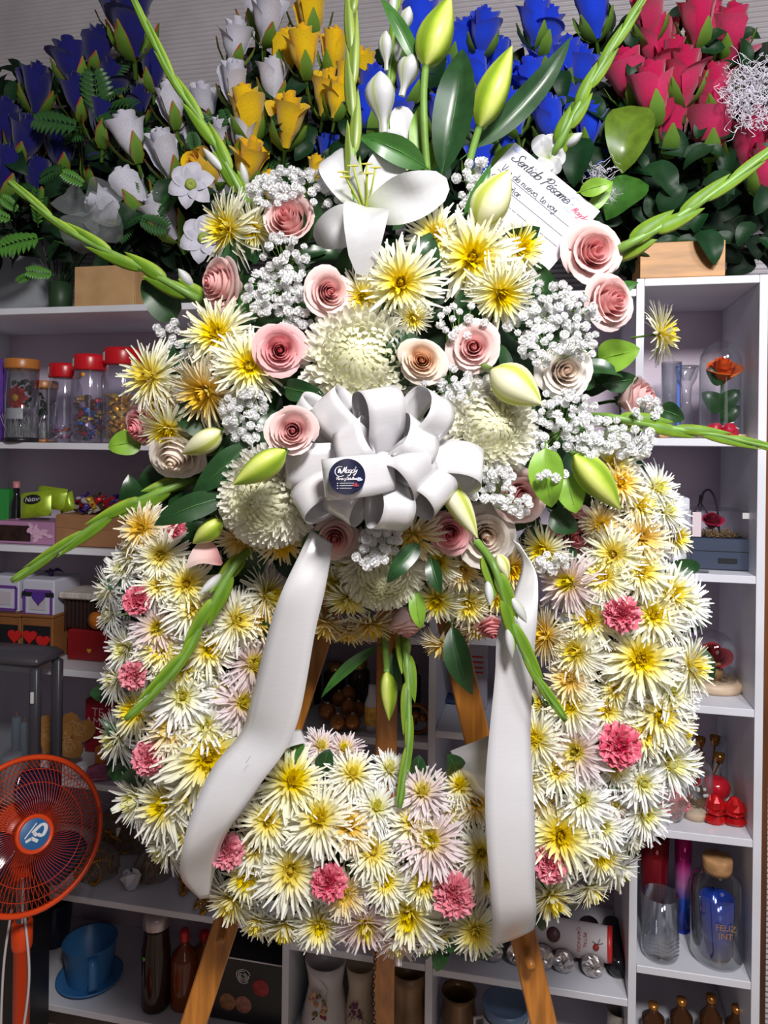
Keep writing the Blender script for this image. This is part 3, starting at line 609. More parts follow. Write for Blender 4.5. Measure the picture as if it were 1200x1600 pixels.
# gladioli
gladiolus([(380, 305), (325, 205), (268, 120), (206, -8)], 1.16, 1.14, 30, 9, 'long gladiolus spike slanting to the upper left past white silk roses', 2)
gladiolus([(300, 462), (215, 415), (110, 362), (14, 284)], 1.14, 1.12, 36, 8, 'gladiolus spike pointing left above the wooden crate on the left', 1)
gladiolus([(278, 758), (190, 795), (105, 850), (18, 908)], 1.13, 1.08, 34, 7, 'gladiolus spike pointing down left across the candy shelf')
gladiolus([(553, 312), (552, 200), (550, 100), (549, -25)], 1.07, 1.09, 26, 7, 'upright gladiolus spike in front of the open lily', 0, .7, mat('gladiolus_dark', [(0, (.10, .16, .02)), (.5, (.22, .30, .04)), (1, (.30, .38, .08))], .4, noise=(60, .25, (1, 1, .2))))
gladiolus([(872, 228), (912, 150), (960, 70), (1012, -12)], 1.26, 1.2, 33, 9, 'long gladiolus spike slanting to the upper right past red silk roses', 1)
gladiolus([(975, 386), (1050, 345), (1125, 295), (1215, 228)], 1.17, 1.12, 40, 7, 'gladiolus spike pointing right above the wooden crate on the right')
gladiolus([(955, 652), (1040, 668), (1120, 680), (1215, 702)], 1.08, 1.04, 32, 7, 'nearly level gladiolus spike crossing the right shelving')
gladiolus([(366, 885), (320, 965), (275, 1045), (196, 1124)], 1.07, 1.01, 34, 7, "gladiolus spike hanging over the ring's left arm", 1)
gladiolus([(772, 885), (795, 960), (830, 1045), (884, 1126)], .955, .955, 34, 7, 'gladiolus spike hanging over the right ribbon tail', 3)
gladiolus([(634, 1012), (638, 1080), (638, 1160), (624, 1262)], 1.19, 1.07, 30, 6, 'gladiolus spike hanging through the opening of the ring')
g = gladiolus([(608, 240), (606, 160), (612, 80), (624, -20)], 1.15, 1.17, 30, 5, 'gladiolus with white blooms behind the upright spike', 4)
for b, t_, w in (((600, 208), (594, 112), 46), ((628, 150), (646, 82), 34), ((604, 110), (603, 48), 22), ((628, 60), (640, 10), 20)):
    m_ = MB(); o = g.location; p0, p1 = P(*b, 1.13) - o, P(*t_, 1.12) - o; spindle(m_, p0, p1, S(w / 2, 1.13), 3, .16, 1, 15, .66, None, .3); m_.obj('white_bloom', LILY, g)
flower_open((857, 248), [(838, 212, 1.25, 30, .1, .2), (866, 208, 1.25, 30, .1, .1), (884, 240, 1.25, 28, .1, .2), (846, 268, 1.25, 28, .1, .2), (872, 270, 1.25, 26, .1, .1)], 1.26, 'small white bloom above the top edge of the card', 'gladiolus_bloom', False)

# individual leaves
for a in [((690, 272), (725, 62), 62, 1.13, 1.13, 'broad upright dark leaf beside the tall green bud', G_DARK, 'lance'), ((742, 232), (897, 52), 40, 1.15, 1.13, 'long dark leaf slanting up right behind the second green bud', G_DARK, 'lance'), ((666, 262), (556, 212), 42, 1.09, 1.07, 'mid green leaf pointing left above the open lily', G_MID, 'lance'),
 ((657, 108), (592, -8), 24, 1.12, 1.11, 'narrow green leaf leaning left at the top edge', G_MID, 'lance'), ((660, 262), (655, 165), 30, 1.15, 1.15, 'lime leaf behind the long bud stem, left one', G_LIME, 'lance'), ((672, 268), (684, 198), 26, 1.15, 1.15, 'lime leaf behind the long bud stem, right one', G_LIME, 'lance'),
 ((275, 500), (222, 438), 52, 1.17, 1.16, 'dark oval leaf under the left-pointing gladiolus', G_DARK, 'oval'), ((935, 562), (1000, 545), 52, 1.12, 1.08, 'round lime leaf left of the sideways yellow chrysanthemum', G_LIME, 'oval'), ((852, 700), (862, 796), 54, 1.0, 1.0, 'large light green leaf hanging left of the green bud', G_LIME, 'oval'), ((885, 740), (900, 802), 46, 1.05, 1.04, 'light green leaf hanging behind the green bud', G_LIME, 'oval'),
 ((222, 690), (166, 700), 40, 1.14, 1.13, 'small lime leaf before the shelf edge on the left', G_LIME, 'oval'), ((396, 690), (298, 776), 44, 1.03, 1.02, 'dark pointed leaf left of the lime bud, upper one', G_DARK, 'lance'), ((356, 776), (238, 822), 42, 1.03, 1.01, 'dark pointed leaf above the deep pink carnation, lower one', G_DARK, 'lance'), ((706, 978), (739, 1088), 42, 1.13, 1.11, 'striped dark leaf hanging over the right easel leg', G_DARK, 'lance'),
 ((650, 925), (658, 985), 26, 1.08, 1.07, 'small lime leaf left of the yellow flowers over the opening', G_LIME, 'oval'), ((590, 1010), (498, 1094), 18, 1.22, 1.2, 'thin dark leaf drooping across the opening', G_MID, 'lance'), ((616, 1010), (630, 1100), 18, 1.21, 1.2, 'narrow leaf hanging beside the opening gladiolus', G_DARK, 'lance'), ((655, 850), (604, 912), 30, 1.0, .98, 'black-green leaf curling over the white flower below the bow', G_DARK, 'oval'),
 ((672, 870), (690, 930), 26, 1.05, 1.03, 'dark leaf right of the white flower below the bow', G_DARK, 'lance'), ((446, 605), (506, 615), 36, 1.03, 1.0, 'dark leaf under the deep pink rose', G_DARK, 'oval'), ((420, 600), (472, 560), 26, 1.05, 1.03, 'small dark leaf below the deep pink rose', G_DARK, 'lance'), ((905, 300), (960, 285), 28, 1.19, 1.17, 'lime leaf right of the card, upper one', G_LIME, 'lance'),
 ((915, 335), (958, 282), 22, 1.2, 1.2, 'thin lime leaf rising right of the card', G_LIME, 'lance'), ((770, 270), (812, 222), 34, 1.22, 1.22, 'olive leaf behind the top left corner of the card', G_LIME, 'oval'), ((725, 335), (770, 250), 18, 1.06, 1.05, 'narrow dark leaf along the cream lily bud', G_MID, 'lance'), ((1030, 640), (1070, 655), 34, 1.12, 1.1, 'dark leaf below the rose facing right', G_DARK, 'oval'),
 ((940, 470), (1000, 440), 24, 1.19, 1.18, 'small green leaf between the two right-hand roses', G_MID, 'lance'), ((478, 815), (505, 790), 26, 1.0, 1.0, "lime leaf at the bow's lower left", G_LIME, 'oval'), ((500, 830), (472, 870), 30, 1.05, 1.04, 'mid green leaf left of the rose under the bow', G_MID, 'lance'), ((860, 800), (905, 830), 40, 1.08, 1.07, 'glossy dark leaf above the deep pink lowest rose', G_DARK, 'oval'),
 ((360, 470), (405, 500), 50, 1.12, 1.1, 'grey-green leaf under the rose facing left', G_MID, 'oval'), ((940, 600), (1000, 590), 34, 1.13, 1.12, 'dark leaf left of the rose facing right', G_DARK, 'lance'), ((470, 1185), (440, 1160), 36, 1.12, 1.12, "green leaf at the ring's bottom arc, leftmost", G_MID, 'oval'), ((505, 1205), (515, 1170), 30, 1.12, 1.12, "green leaf among the lilac flowers of the ring's bottom arc", G_DARK, 'oval'),
 ((650, 1210), (655, 1180), 28, 1.12, 1.12, "green leaf beside the hanging gladiolus at the ring's bottom arc", G_DARK, 'oval'), ((712, 1205), (700, 1180), 34, 1.12, 1.1, 'green leaf left of the folded right ribbon', G_DARK, 'oval'), ((690, 1465), (682, 1520), 28, 1.13, 1.12, "dark leaf hanging lowest under the ring", G_DARK, 'oval'), ((700, 1460), (715, 1490), 30, 1.12, 1.11, "dark leaf under the largest carnation", G_DARK, 'oval'),
 ((560, 1360), (545, 1345), 28, 1.1, 1.09, 'green leaf right of the left bottom carnation', G_MID, 'oval'), ((960, 1215), (945, 1222), 30, 1.1, 1.09, 'green leaf below the lower carnation of the right arm', G_MID, 'oval'), ((880, 1225), (855, 1235), 32, 1.1, 1.08, "dark leaf right of the right ribbon's middle", G_DARK, 'oval'), ((280, 850), (230, 905), 36, 1.14, 1.12, 'dark leaf above the uppermost left carnation', G_DARK, 'oval'), ((185, 1085), (140, 1082), 28, 1.17, 1.17, "dark leaf poking out of the ring's left side", G_DARK, 'oval'), ((195, 1205), (165, 1195), 34, 1.17, 1.17, "dark leaf before the pink plate", G_DARK, 'oval'), ((1055, 1000), (1075, 985), 26, 1.16, 1.15, "dark leaf at the ring's right edge before the domed rose", G_DARK, 'oval')]:
    b, t_, w, d0, d1, lb, m, pr = a; leaf(b, t_, w, d0, d1, lb, m, pr, U(.03, .10), U(-.06, .06), U(.08, .2), U(0, .12), .05, U(-.4, .4))

# baby's breath
for lb, sp, d, n in [("baby's breath spray above the topmost pink rose", [(470, 285, 60, 22), (418, 300, 32, 24), (508, 300, 26, 22)], 1.10, 70), ("baby's breath spray between the rose facing left and the lily", [(445, 405, 38, 40), (425, 455, 42, 40), (470, 480, 40, 34)], 1.04, 85), ("baby's breath sprig on the bouquet's upper left edge", [(262, 525, 22, 26), (285, 560, 24, 20)], 1.13, 20),
 ("baby's breath spray left of the bow's pink rose", [(380, 660, 30, 34), (395, 630, 20, 24), (360, 640, 16, 20)], 1.02, 44), ("baby's breath spray left of the written card", [(732, 290, 22, 40), (745, 270, 18, 20)], 1.08, 16), ("baby's breath under the card and right-hand yellow flowers", [(850, 470, 44, 44), (900, 500, 40, 36), (820, 500, 30, 26)], 1.06, 62), ("baby's breath between the peach rose and the right white mum", [(700, 600, 40, 30), (745, 615, 36, 24), (720, 500, 40, 26)], 1.0, 52),
 ("baby's breath right of the pale green bud", [(880, 640, 50, 32), (850, 700, 26, 24), (930, 680, 50, 34)], 1.02, 74), ("baby's breath before the level gladiolus", [(985, 690, 40, 30), (1010, 640, 24, 20)], 1.06, 36), ("baby's breath over the cream rose on the right", [(850, 545, 36, 34), (900, 540, 30, 24)], 1.02, 32), ("baby's breath left of the rose beside the hanging leaves", [(770, 760, 34, 34), (740, 735, 18, 24), (805, 790, 24, 16)], .99, 46),
 ("baby's breath directly below the bow", [(595, 845, 34, 22), (580, 870, 24, 16)], .985, 40), ("tiny baby's breath sprig below the deep pink lowest rose", [(862, 880, 26, 14)], 1.06, 10), ("baby's breath sprig on the hanging light green leaves", [(862, 740, 22, 10)], .985, 5)]:
    gyp(lb, sp, d, n)

# ------------------------------------------------------------------ lettering from pen strokes
GL = {' ': (.6, []), 'a': (1.05, [[(.85, .85), (.5, 1), (.1, .7), (.1, .25), (.45, 0), (.8, .3), (.88, 1), (.85, .2), (1.05, 0)]]),
 'd': (1.1, [[(.85, .85), (.45, 1), (.08, .6), (.15, .1), (.5, 0), (.85, .4), (.98, 2.0), (.9, .2), (1.1, 0)]]), 'e': (1.0, [[(.1, .5), (.8, .6), (.65, .95), (.35, 1), (.08, .55), (.2, .08), (.55, 0), (1, .35)]]),
 'n': (1.05, [[(.1, 1), (.15, 0), (.2, .6), (.45, 1), (.7, .9), (.72, .1), (1.0, .05)]]), 't': (.8, [[(.3, 1.7), (.3, .2), (.5, 0), (.8, .2)], [(0, 1.1), (.65, 1.15)]]), 'i': (.5, [[(.15, 1), (.15, .15), (.45, .05)], [(.25, 1.45), (.28, 1.6)]]),
 'o': (1.0, [[(.5, 1), (.1, .75), (.1, .25), (.45, 0), (.85, .3), (.85, .75), (.5, 1), (.95, .95)]]), 's': (.9, [[(.75, .9), (.4, 1), (.15, .8), (.4, .55), (.7, .3), (.5, .02), (.05, .12)]]),
 'm': (1.45, [[(.1, 1), (.13, 0), (.15, .6), (.35, 1), (.55, .9), (.57, 0), (.6, .6), (.85, 1), (1.05, .9), (1.07, .1), (1.4, .05)]]), 'u': (1.05, [[(.1, 1), (.1, .3), (.4, 0), (.75, .3), (.8, 1), (.8, .15), (1, 0)]]), 'v': (.9, [[(.05, 1), (.4, 0), (.8, 1)]]),
 'y': (.95, [[(.1, 1), (.15, .5), (.45, .3), (.8, 1), (.75, 0), (.5, -.8), (.15, -.8), (.3, -.3)]]), 'x': (.9, [[(.05, 1), (.8, 0)], [(.8, 1), (.05, 0)]]), 'r': (.8, [[(.1, 1), (.13, 0), (.16, .55), (.4, .95), (.7, .9)]]),
 'g': (1.05, [[(.85, .85), (.45, 1), (.1, .6), (.2, .15), (.55, .1), (.85, .6), (.85, -.5), (.5, -1), (.1, -.7)]]), 'l': (.6, [[(.1, .3), (.5, 1.6), (.35, 2), (.2, 1.2), (.25, .2), (.55, 0)]]), 'ñ': (1.05, [[(.1, 1), (.15, 0), (.2, .6), (.45, 1), (.7, .9), (.72, .1), (1.0, .05)], [(.1, 1.4), (.7, 1.5)]]),
 'é': (1.0, [[(.1, .5), (.8, .6), (.65, .95), (.35, 1), (.08, .55), (.2, .08), (.55, 0), (1, .35)], [(.45, 1.35), (.75, 1.7)]]), ',': (.5, [[(.2, .1), (.1, -.3)]]), '.': (.4, [[(.15, .1), (.2, 0)]]),
 'S': (1.4, [[(1.25, 1.7), (.95, 2.1), (.45, 1.8), (.6, 1.2), (1, .7), (.75, .1), (.15, 0), (-.2, .35), (.1, .55)]]), 'P': (1.4, [[(.55, 1.9), (.35, .8), (.2, -.2)], [(.0, 1.4), (.4, 2), (1.0, 2.1), (1.3, 1.6), (.9, 1.05), (.35, 1)]]), 'V': (1.1, [[(0, 2), (.45, 0), (.9, 2)]]),
 'M': (1.5, [[(-.1, .1), (.1, .1), (.4, 1.9), (.55, .3), (1.0, 2), (1.05, .2), (1.35, .05)]]), 'F': (1.1, [[(.2, 0), (.3, 2), (1.1, 2.05)], [(.25, 1.1), (.9, 1.1)]]), 'D': (1.3, [[(.2, 0), (.25, 2), (.9, 1.8), (1.2, 1), (.8, .1), (.2, 0)]])}
def strokes(mb, M, lines, w):                       # flat pen lines in the local xy plane
    for ln in lines:
        q = cat_spline([Vector((x, y, 0)) for x, y in ln], 5) if len(ln) > 2 else [Vector((x, y, 0)) for x, y in ln]; rows = []
        for i, p in enumerate(q):
            d = q[min(i + 1, len(q) - 1)] - q[max(i - 1, 0)]; d = d.normalized() if d.length else Vector((1, 0, 0)); n = Vector((-d.y, d.x, 0)) * w * (.75 + .5 * abs(d.y)) / 2; rows.append([p - n, p + n])
        mb.grid(rows, None, 0, False, M)
def write(mb, M, txt, x, y, h, w, slant=.3, gap=1.0):
    for c in txt:
        adv, ls = GL[c]; strokes(mb, M, [[(x + (a + b * slant) * h, y + b * h) for a, b in l] for l in ls], w); x += adv * h * gap
    return x
INK = mat('black_ink', (.02, .02, .03), .6)
def printed(name, txt, parent, M, size, m, align='CENTER', shear=0.0, space=1.0):
    c = bpy.data.curves.new(name, 'FONT'); c.body = txt; c.size = size; c.align_x = align; c.align_y = 'CENTER'; c.shear = shear; c.space_character = space; c.materials.append(m); c.resolution_u = 2
    o = bpy.data.objects.new(name, c); COL.objects.link(o); me = bpy.data.meshes.new_from_object(o.evaluated_get(bpy.context.evaluated_depsgraph_get())); bpy.data.objects.remove(o); me.name = name
    if not me.materials: me.materials.append(m)
    return inst(name, me, parent, M)

# ------------------------------------------------------------------ condolence card: local units = photo pixels
dC = 1.20; tl, tr, br = P(805, 222, dC), P(938, 330, dC - .01), P(862, 438, dC - .035)
cx_ = (tr - tl); wC = cx_.length; cx_.normalize(); cy_ = (tl - P(735, 328, dC - .02)); hC = (tr - br).length; cz_ = cx_.cross((tr - br).normalized()).normalized(); cy_ = cz_.cross(cx_)
Mc = Matrix((cx_, cy_, cz_)).transposed().to_4x4(); Mc.translation = tl
card = thing('condolence_card', "white condolence card with black handwriting tucked behind the cream lily bud", 'card', Mc); k = wC / 171
mb = MB(); rbox(mb, (wC / 2, -hC / 2, -.0004), (wC, hC, .0008), .0003); mb.obj('card_sheet', mat('card_paper', (.50, .50, .56), .55, noise=(12, .03)), card, False)
up = Matrix.Translation((0, 0, .0006))
mb = MB(); s_ = k
write(mb, up, 'Sentido', 14 * s_, -27 * s_, 8.6 * s_, 1.5 * s_, .35, .88); write(mb, up, 'Pésame', 72 * s_, -27 * s_, 8.6 * s_, 1.5 * s_, .35, .88); mb.obj('heading', INK, card)
mb = MB(); write(mb, up, 'Ven de nuevo, te voy', 12 * s_, -51 * s_, 6.2 * s_, 1.0 * s_, .05, .98); write(mb, up, 'a extrañar.', 8 * s_, -70 * s_, 6.2 * s_, 1.0 * s_, .05, .98); mb.obj('handwriting', INK, card)
mb = MB()
for y in (-54, -73, -92): strokes(mb, up, [[(8 * s_, y * s_), (156 * s_, y * s_)]], .9 * s_)
mb.obj('ruled_lines', INK, card)
mb = MB(); write(mb, up, 'Siempre te extrañaremos'.replace('p', 'n'), 28 * s_, -117 * s_, 4.6 * s_, .6 * s_, .1, 1.0) if 0 else write(mb, up, 'te extrañaremos', 82 * s_, -117 * s_, 4.6 * s_, .7 * s_, .1, 1.0); mb.obj('footer', INK, card)
mb = MB(); write(mb, up, 'Magdy', 136 * s_, -30 * s_, 5.2 * s_, 1.0 * s_, .3, .9); mb.obj('logo_name', mat('logo_red', (.55, .04, .10), .5), card)
mb = MB(); strokes(mb, up, [[(132 * s_ + 11 * s_ * math.cos(t), -22 * s_ + 13 * s_ * math.sin(t)) for t in np.linspace(.9, 5.2, 12)]], 1.0 * s_); strokes(mb, up, [[(130 * s_, -28 * s_), (132 * s_, -20 * s_), (131 * s_, -15 * s_)], [(127 * s_, -19 * s_), (131 * s_, -22 * s_), (135 * s_, -17 * s_)]], 1.6 * s_)
for a in (.3, 1.1, 1.9, 2.7): strokes(mb, up, [[(10 * s_, -12 * s_), ((10 + 8 * math.cos(a)) * s_, (-12 + 9 * math.sin(a)) * s_)]], 2.5 * s_)
mb.obj('logo_mark', mat('logo_blue', (.36, .45, .72), .5), card)

# ------------------------------------------------------------------ satin bow and tails
bc = P(596, 722, .985); bow = thing('satin_bow', 'big white satin ribbon bow with a round sticker at the front of the bouquet', 'bow', Matrix.Translation(bc), None)
def bow_loop(end, d, wpx, hgt, roll=0.0, c=(596, 722), dc=.985, pinch=.30):
    c0 = P(*c, dc) - bc; e = P(*end, d) - bc - c0; L = e.length; e.normalize(); n = (CAM - bc).normalized(); n = (n - e * n.dot(e)).normalized(); wv = n.cross(e)
    n, wv = n * math.cos(roll) + wv * math.sin(roll), wv * math.cos(roll) - n * math.sin(roll)
    path = cat_spline([Vector((a, b, 0)) for a, b in ((0, .05), (.22, .45), (.52, .85), (.80, 1.0), (.96, .72), (1.0, .25), (.93, -.22), (.74, -.38), (.45, -.22), (.2, -.1), (0, -.05))], 5)
    rows = []; W_ = S(wpx, d) / 2; K = len(path) - 1
    for i, p in enumerate(path):
        ww = W_ * (pinch + (1 - pinch) * min(1, (p.x / .38)) ** .8); q = c0 + e * (p.x * L) + n * (p.y * hgt); bz = n * (.06 * ww)
        rows.append([q - wv * ww, q - wv * ww * .5 + bz * .7, q + bz, q + wv * ww * .5 + bz * .7, q + wv * ww])
    b = MB(); b.grid(rows); o = b.obj('ribbon_loop', SATIN, bow); md = o.modifiers.new('thick', 'SOLIDIFY'); md.thickness = .0005; return o
for a in [((470, 628), .995, 46, .030, .5), ((508, 618), .975, 58, .036, .35), ((582, 606), .965, 62, .040, -.4), ((680, 612), .955, 54, .042, -.7), ((752, 742), .975, 62, .034, .6), ((448, 722), .985, 72, .030, .2),
          ((470, 802), .97, 48, .036, -.5), ((530, 812), .955, 52, .040, -.4), ((604, 830), .945, 54, .044, .45), ((694, 792), .955, 62, .040, .5), ((668, 756), .93, 62, .046, .5), ((664, 664), .94, 60, .046, -.5), ((540, 668), .935, 54, .046, .4)]:
    bow_loop(*a)
bow_loop((504, 750), .905, 64, .032, 0, (616, 738), .925, .85)
mb = MB(); mb.lathe([(.0, .012), (.011, .011), (.014, .0), (.010, -.01)], 12); kn = mb.obj('knot', SATIN, bow); kn.matrix_local = Matrix.Translation(P(598, 722, .93) - bc) @ aim(bc, 0, 0)
sp = P(543, 745, .871); Ms = Matrix.Translation(sp - bc) @ aim(sp, .16, -.03); rs = S(29, .878); st = MB(); rows = []
for i in range(6): rows.append([(rs * i / 5 * math.cos(a), rs * .97 * i / 5 * math.sin(a), -.16 * rs * (i / 5 * math.cos(a)) ** 2) for a in np.linspace(0, 6.283, 33)[:-1]])
st.grid(rows, None, 0, True); sk = st.obj('round_sticker', mat('sticker_navy', (.012, .014, .045), .3, noise=(90, .5)), bow, True, Ms); sk['label'] = 'round navy sticker with white script'
LW = mat('sticker_white', (.75, .72, .78), .5); up2 = Matrix.Translation((0, 0, .0008)); q_ = rs / 28
mb = MB(); write(mb, up2, 'Magdy', -9 * q_, 6 * q_, 4.6 * q_, .9 * q_, .35, .85); write(mb, up2, 'Flores y Detalles', -17 * q_, -4.5 * q_, 2.2 * q_, .55 * q_, .1, .92)
strokes(mb, up2, [[(-11 * q_ + 8 * q_ * math.cos(t), 8 * q_ + 7.5 * q_ * math.sin(t)) for t in np.linspace(1.2, 5.4, 12)]], .9 * q_); strokes(mb, up2, [[(-14 * q_, 6 * q_), (-12 * q_, 12 * q_), (-10 * q_, 5 * q_)]], 1.8 * q_)
for y, x1 in ((-9.5, 10), (-13, 12), (-17, 6)):
    strokes(mb, up2, [[(-12 * q_, y * q_), (x1 * q_, y * q_)]], .7 * q_); strokes(mb, up2, [[(-16 * q_, y * q_), (-14.4 * q_, y * q_)]], 1.5 * q_)
mb.obj('sticker_print', LW, sk, False)
mb = MB()
for a in (.4, 1.1, 1.7, 2.4): strokes(mb, up2, [[(17 * q_, -6 * q_), ((17 + 6 * math.cos(a)) * q_, (-6 + 5 * math.sin(a)) * q_)]], 2.2 * q_)
mb.obj('sticker_blossom', mat('sticker_lilac', (.55, .60, .92), .5), sk, False)
mb = MB()
for a in (.2, 1.3, 2.6): strokes(mb, Matrix.Translation((0, 0, .0009)), [[(12 * q_, -14 * q_), ((12 + 5 * math.cos(a)) * q_, (-14 + 5 * math.sin(a)) * q_)]], 2.2 * q_)
mb.obj('sticker_berry', mat('sticker_red', (.40, .03, .06), .5), sk, False)

def tail(rows, label, bowl=.06):
    """rows: left edge, right edge, depth left, depth right"""
    Lp = cat_spline([P(a, b, dl) for a, b, c, d_, dl, dr in rows], 7); Rp = cat_spline([P(c, d_, dr) for a, b, c, d_, dl, dr in rows], 7); o = Lp[0].copy(); g = []
    for a, b in zip(Lp, Rp):
        n = -FWD * ((b - a).length * bowl); g.append([a + (b - a) * s - o + n * (1 - (2 * s - 1) ** 2) for s in (0, .2, .4, .6, .8, 1)])
    t = thing('ribbon_tail', label, 'ribbon', Matrix.Translation(o)); m = MB(); m.grid(g); ob = m.obj('satin_strip', SATIN, t); md = ob.modifiers.new('thick', 'SOLIDIFY'); md.thickness = .0005
    return t, o
tL, oL = tail([(486, 828, 520, 850, 1.00, 1.00), (468, 866, 516, 876, .985, .99), (440, 925, 506, 930, .975, .985), (420, 985, 492, 990, .99, .985), (392, 1095, 470, 1110, 1.015, .995), (376, 1145, 447, 1170, 1.03, 1.0), (332, 1200, 412, 1218, 1.01, 1.0), (300, 1270, 372, 1275, .995, 1.0), (284, 1330, 350, 1310, 1.0, 1.02), (283, 1372, 338, 1352, 1.04, 1.06), (312, 1404, 326, 1402, 1.09, 1.09)], "long white satin ribbon tail over the ring's left arm")
tR, oR = tail([(800, 842, 812, 850, 1.03, 1.02), (816, 880, 836, 890, 1.02, 1.0), (800, 935, 841, 925, 1.005, .985), (778, 985, 838, 980, .985, .98), (773, 1060, 832, 1060, .985, 1.0), (764, 1150, 829, 1150, .985, .995), (758, 1230, 833, 1230, .98, .985), (760, 1310, 836, 1310, .975, .98), (766, 1390, 836, 1385, .98, .985), (769, 1440, 838, 1425, 1.0, 1.0), (768, 1478, 834, 1452, 1.05, 1.05)], "long white satin ribbon tail hanging over the ring's bottom right")
tail([(470, 1140, 480, 1160, 1.14, 1.12), (440, 1142, 448, 1170, 1.13, 1.09), (415, 1160, 424, 1196, 1.12, 1.06), (392, 1190, 402, 1235, 1.10, 1.04), (372, 1220, 380, 1268, 1.07, 1.03), (352, 1250, 356, 1290, 1.05, 1.03)], "folded piece of white ribbon under the left tail beside the opening", .03)
tail([(702, 1174, 742, 1240, 1.15, 1.10), (722, 1166, 752, 1244, 1.13, 1.07), (744, 1158, 762, 1250, 1.11, 1.05), (766, 1148, 775, 1260, 1.08, 1.03), (790, 1140, 795, 1260, 1.03, 1.01)], "folded piece of white ribbon under the right tail beside the opening", .08)
for x, y, par, o in ((388, 1186, tL, oL), (801, 1281, tR, oR)):
    mb = MB(); a = P(x - 4, y + 6, .985) - o; b = P(x + 4, y - 5, .985) - o; mb.tube([a, b], .0004, 4); mb.obj('pin', mat('pin_steel', (.35, .35, .38), .3, .9), par)

# ------------------------------------------------------------------ silk rose bouquets on top of the shelving
def silk_mat(n, a, b, tip=None): return mat('silk_' + n, [(0, a), (.6, b), (1, tip or b)], .75, spec=.15, sheen=.4, trans=.12, noise=(30, .15))
def bud_mesh(seed, op): return rose_mesh(seed, 9, .62, op, -.72, .56, 'silk_petals', silk_mat('white', (.62, .61, .74), (.72, .71, .82)), 9, 8, .04)
SILK = {'white': silk_mat('white', (.62, .61, .74), (.72, .71, .82)), 'navy': silk_mat('navy', (.006, .006, .09), (.012, .012, .17)), 'blue': silk_mat('blue', (.004, .02, .50), (.010, .06, .80)), 'yellow': silk_mat('yellow', (.88, .44, .004), (.95, .62, .008)), 'red': silk_mat('red', (.42, .002, .05), (.60, .008, .095), (.68, .05, .16))}
SM = {}
for k, m in SILK.items():
    SM[k] = []
    for i in range(3):
        me = bud_mesh(60 + i, .55 + .2 * i); me.materials.clear(); me.materials.append(m); SM[k].append(me)
def sep_mesh(tips):
    b = MB()
    for i in range(4):
        a = i * 1.571 + .3; rows, ts = [], []
        for s, rr, z, w in ((0, .10, -.80, .10), (.35, .33, -.62, .18), (.7, .50, -.34, .15), (1, .58, -.06, .02)):
            c, q = math.cos(a), math.sin(a); rows.append([(rr * c - q * w, rr * q + c * w, z), ((rr + .04) * c, (rr + .04) * q, z), (rr * c + q * w, rr * q - c * w, z)]); ts += [1 if s > .8 else .75, s * .5, 1 if s > .8 else .75]
        b.grid(rows, ts)
    b.tube([(0, 0, -.78), (0, 0, -1.15)], .06, 6)
    return b.mesh('calyx', mat('silk_calyx_' + tips, [(0, (.12, .26, .03)), (.6, (.16, .32, .04)), (.8, (.45, .10, .02) if tips == 'red' else (.20, .32, .04)), (1, (.50, .05, .02) if tips == 'red' else (.30, .32, .04))], .5, trans=.1))
SEP = {'red': sep_mesh('red'), 'green': sep_mesh('green')}
SL = [leafmesh('oval', .62, 3), leafmesh('lance', .5, 4)]
def fern_mesh():
    b = MB(); b.tube([(0, 0, 0), (.5, 0, .05), (1, 0, 0)], [.014, .01, .004], 5)
    for i in range(9):
        s = .12 + .85 * i / 9; L = .34 * math.sin(math.pi * (.12 + s * .8)) + .05
        for sd in (-1, 1):
            M = Matrix.Translation((s, 0, .05 * 4 * s * (1 - s))) @ Matrix.Rotation(sd * math.radians(62), 4, 'Z'); blade(b, L, .11, .06, 0, .15, 'oval', .06, .1, 6, 3, M, 0, 0, .18)
    return b.mesh('fern_frond', mat('silk_fern', (.035, .12, .03), .4, trans=.12, noise=(30, .3)))
FERN = fern_mesh(); FERNL = FERN.copy(); FERNL.materials.clear(); FERNL.materials.append(mat('silk_fern_light', (.10, .30, .04), .4, trans=.15, noise=(30, .25)))
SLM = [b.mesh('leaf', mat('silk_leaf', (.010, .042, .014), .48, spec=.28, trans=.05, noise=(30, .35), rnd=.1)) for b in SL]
zt = ZL[0] + .002
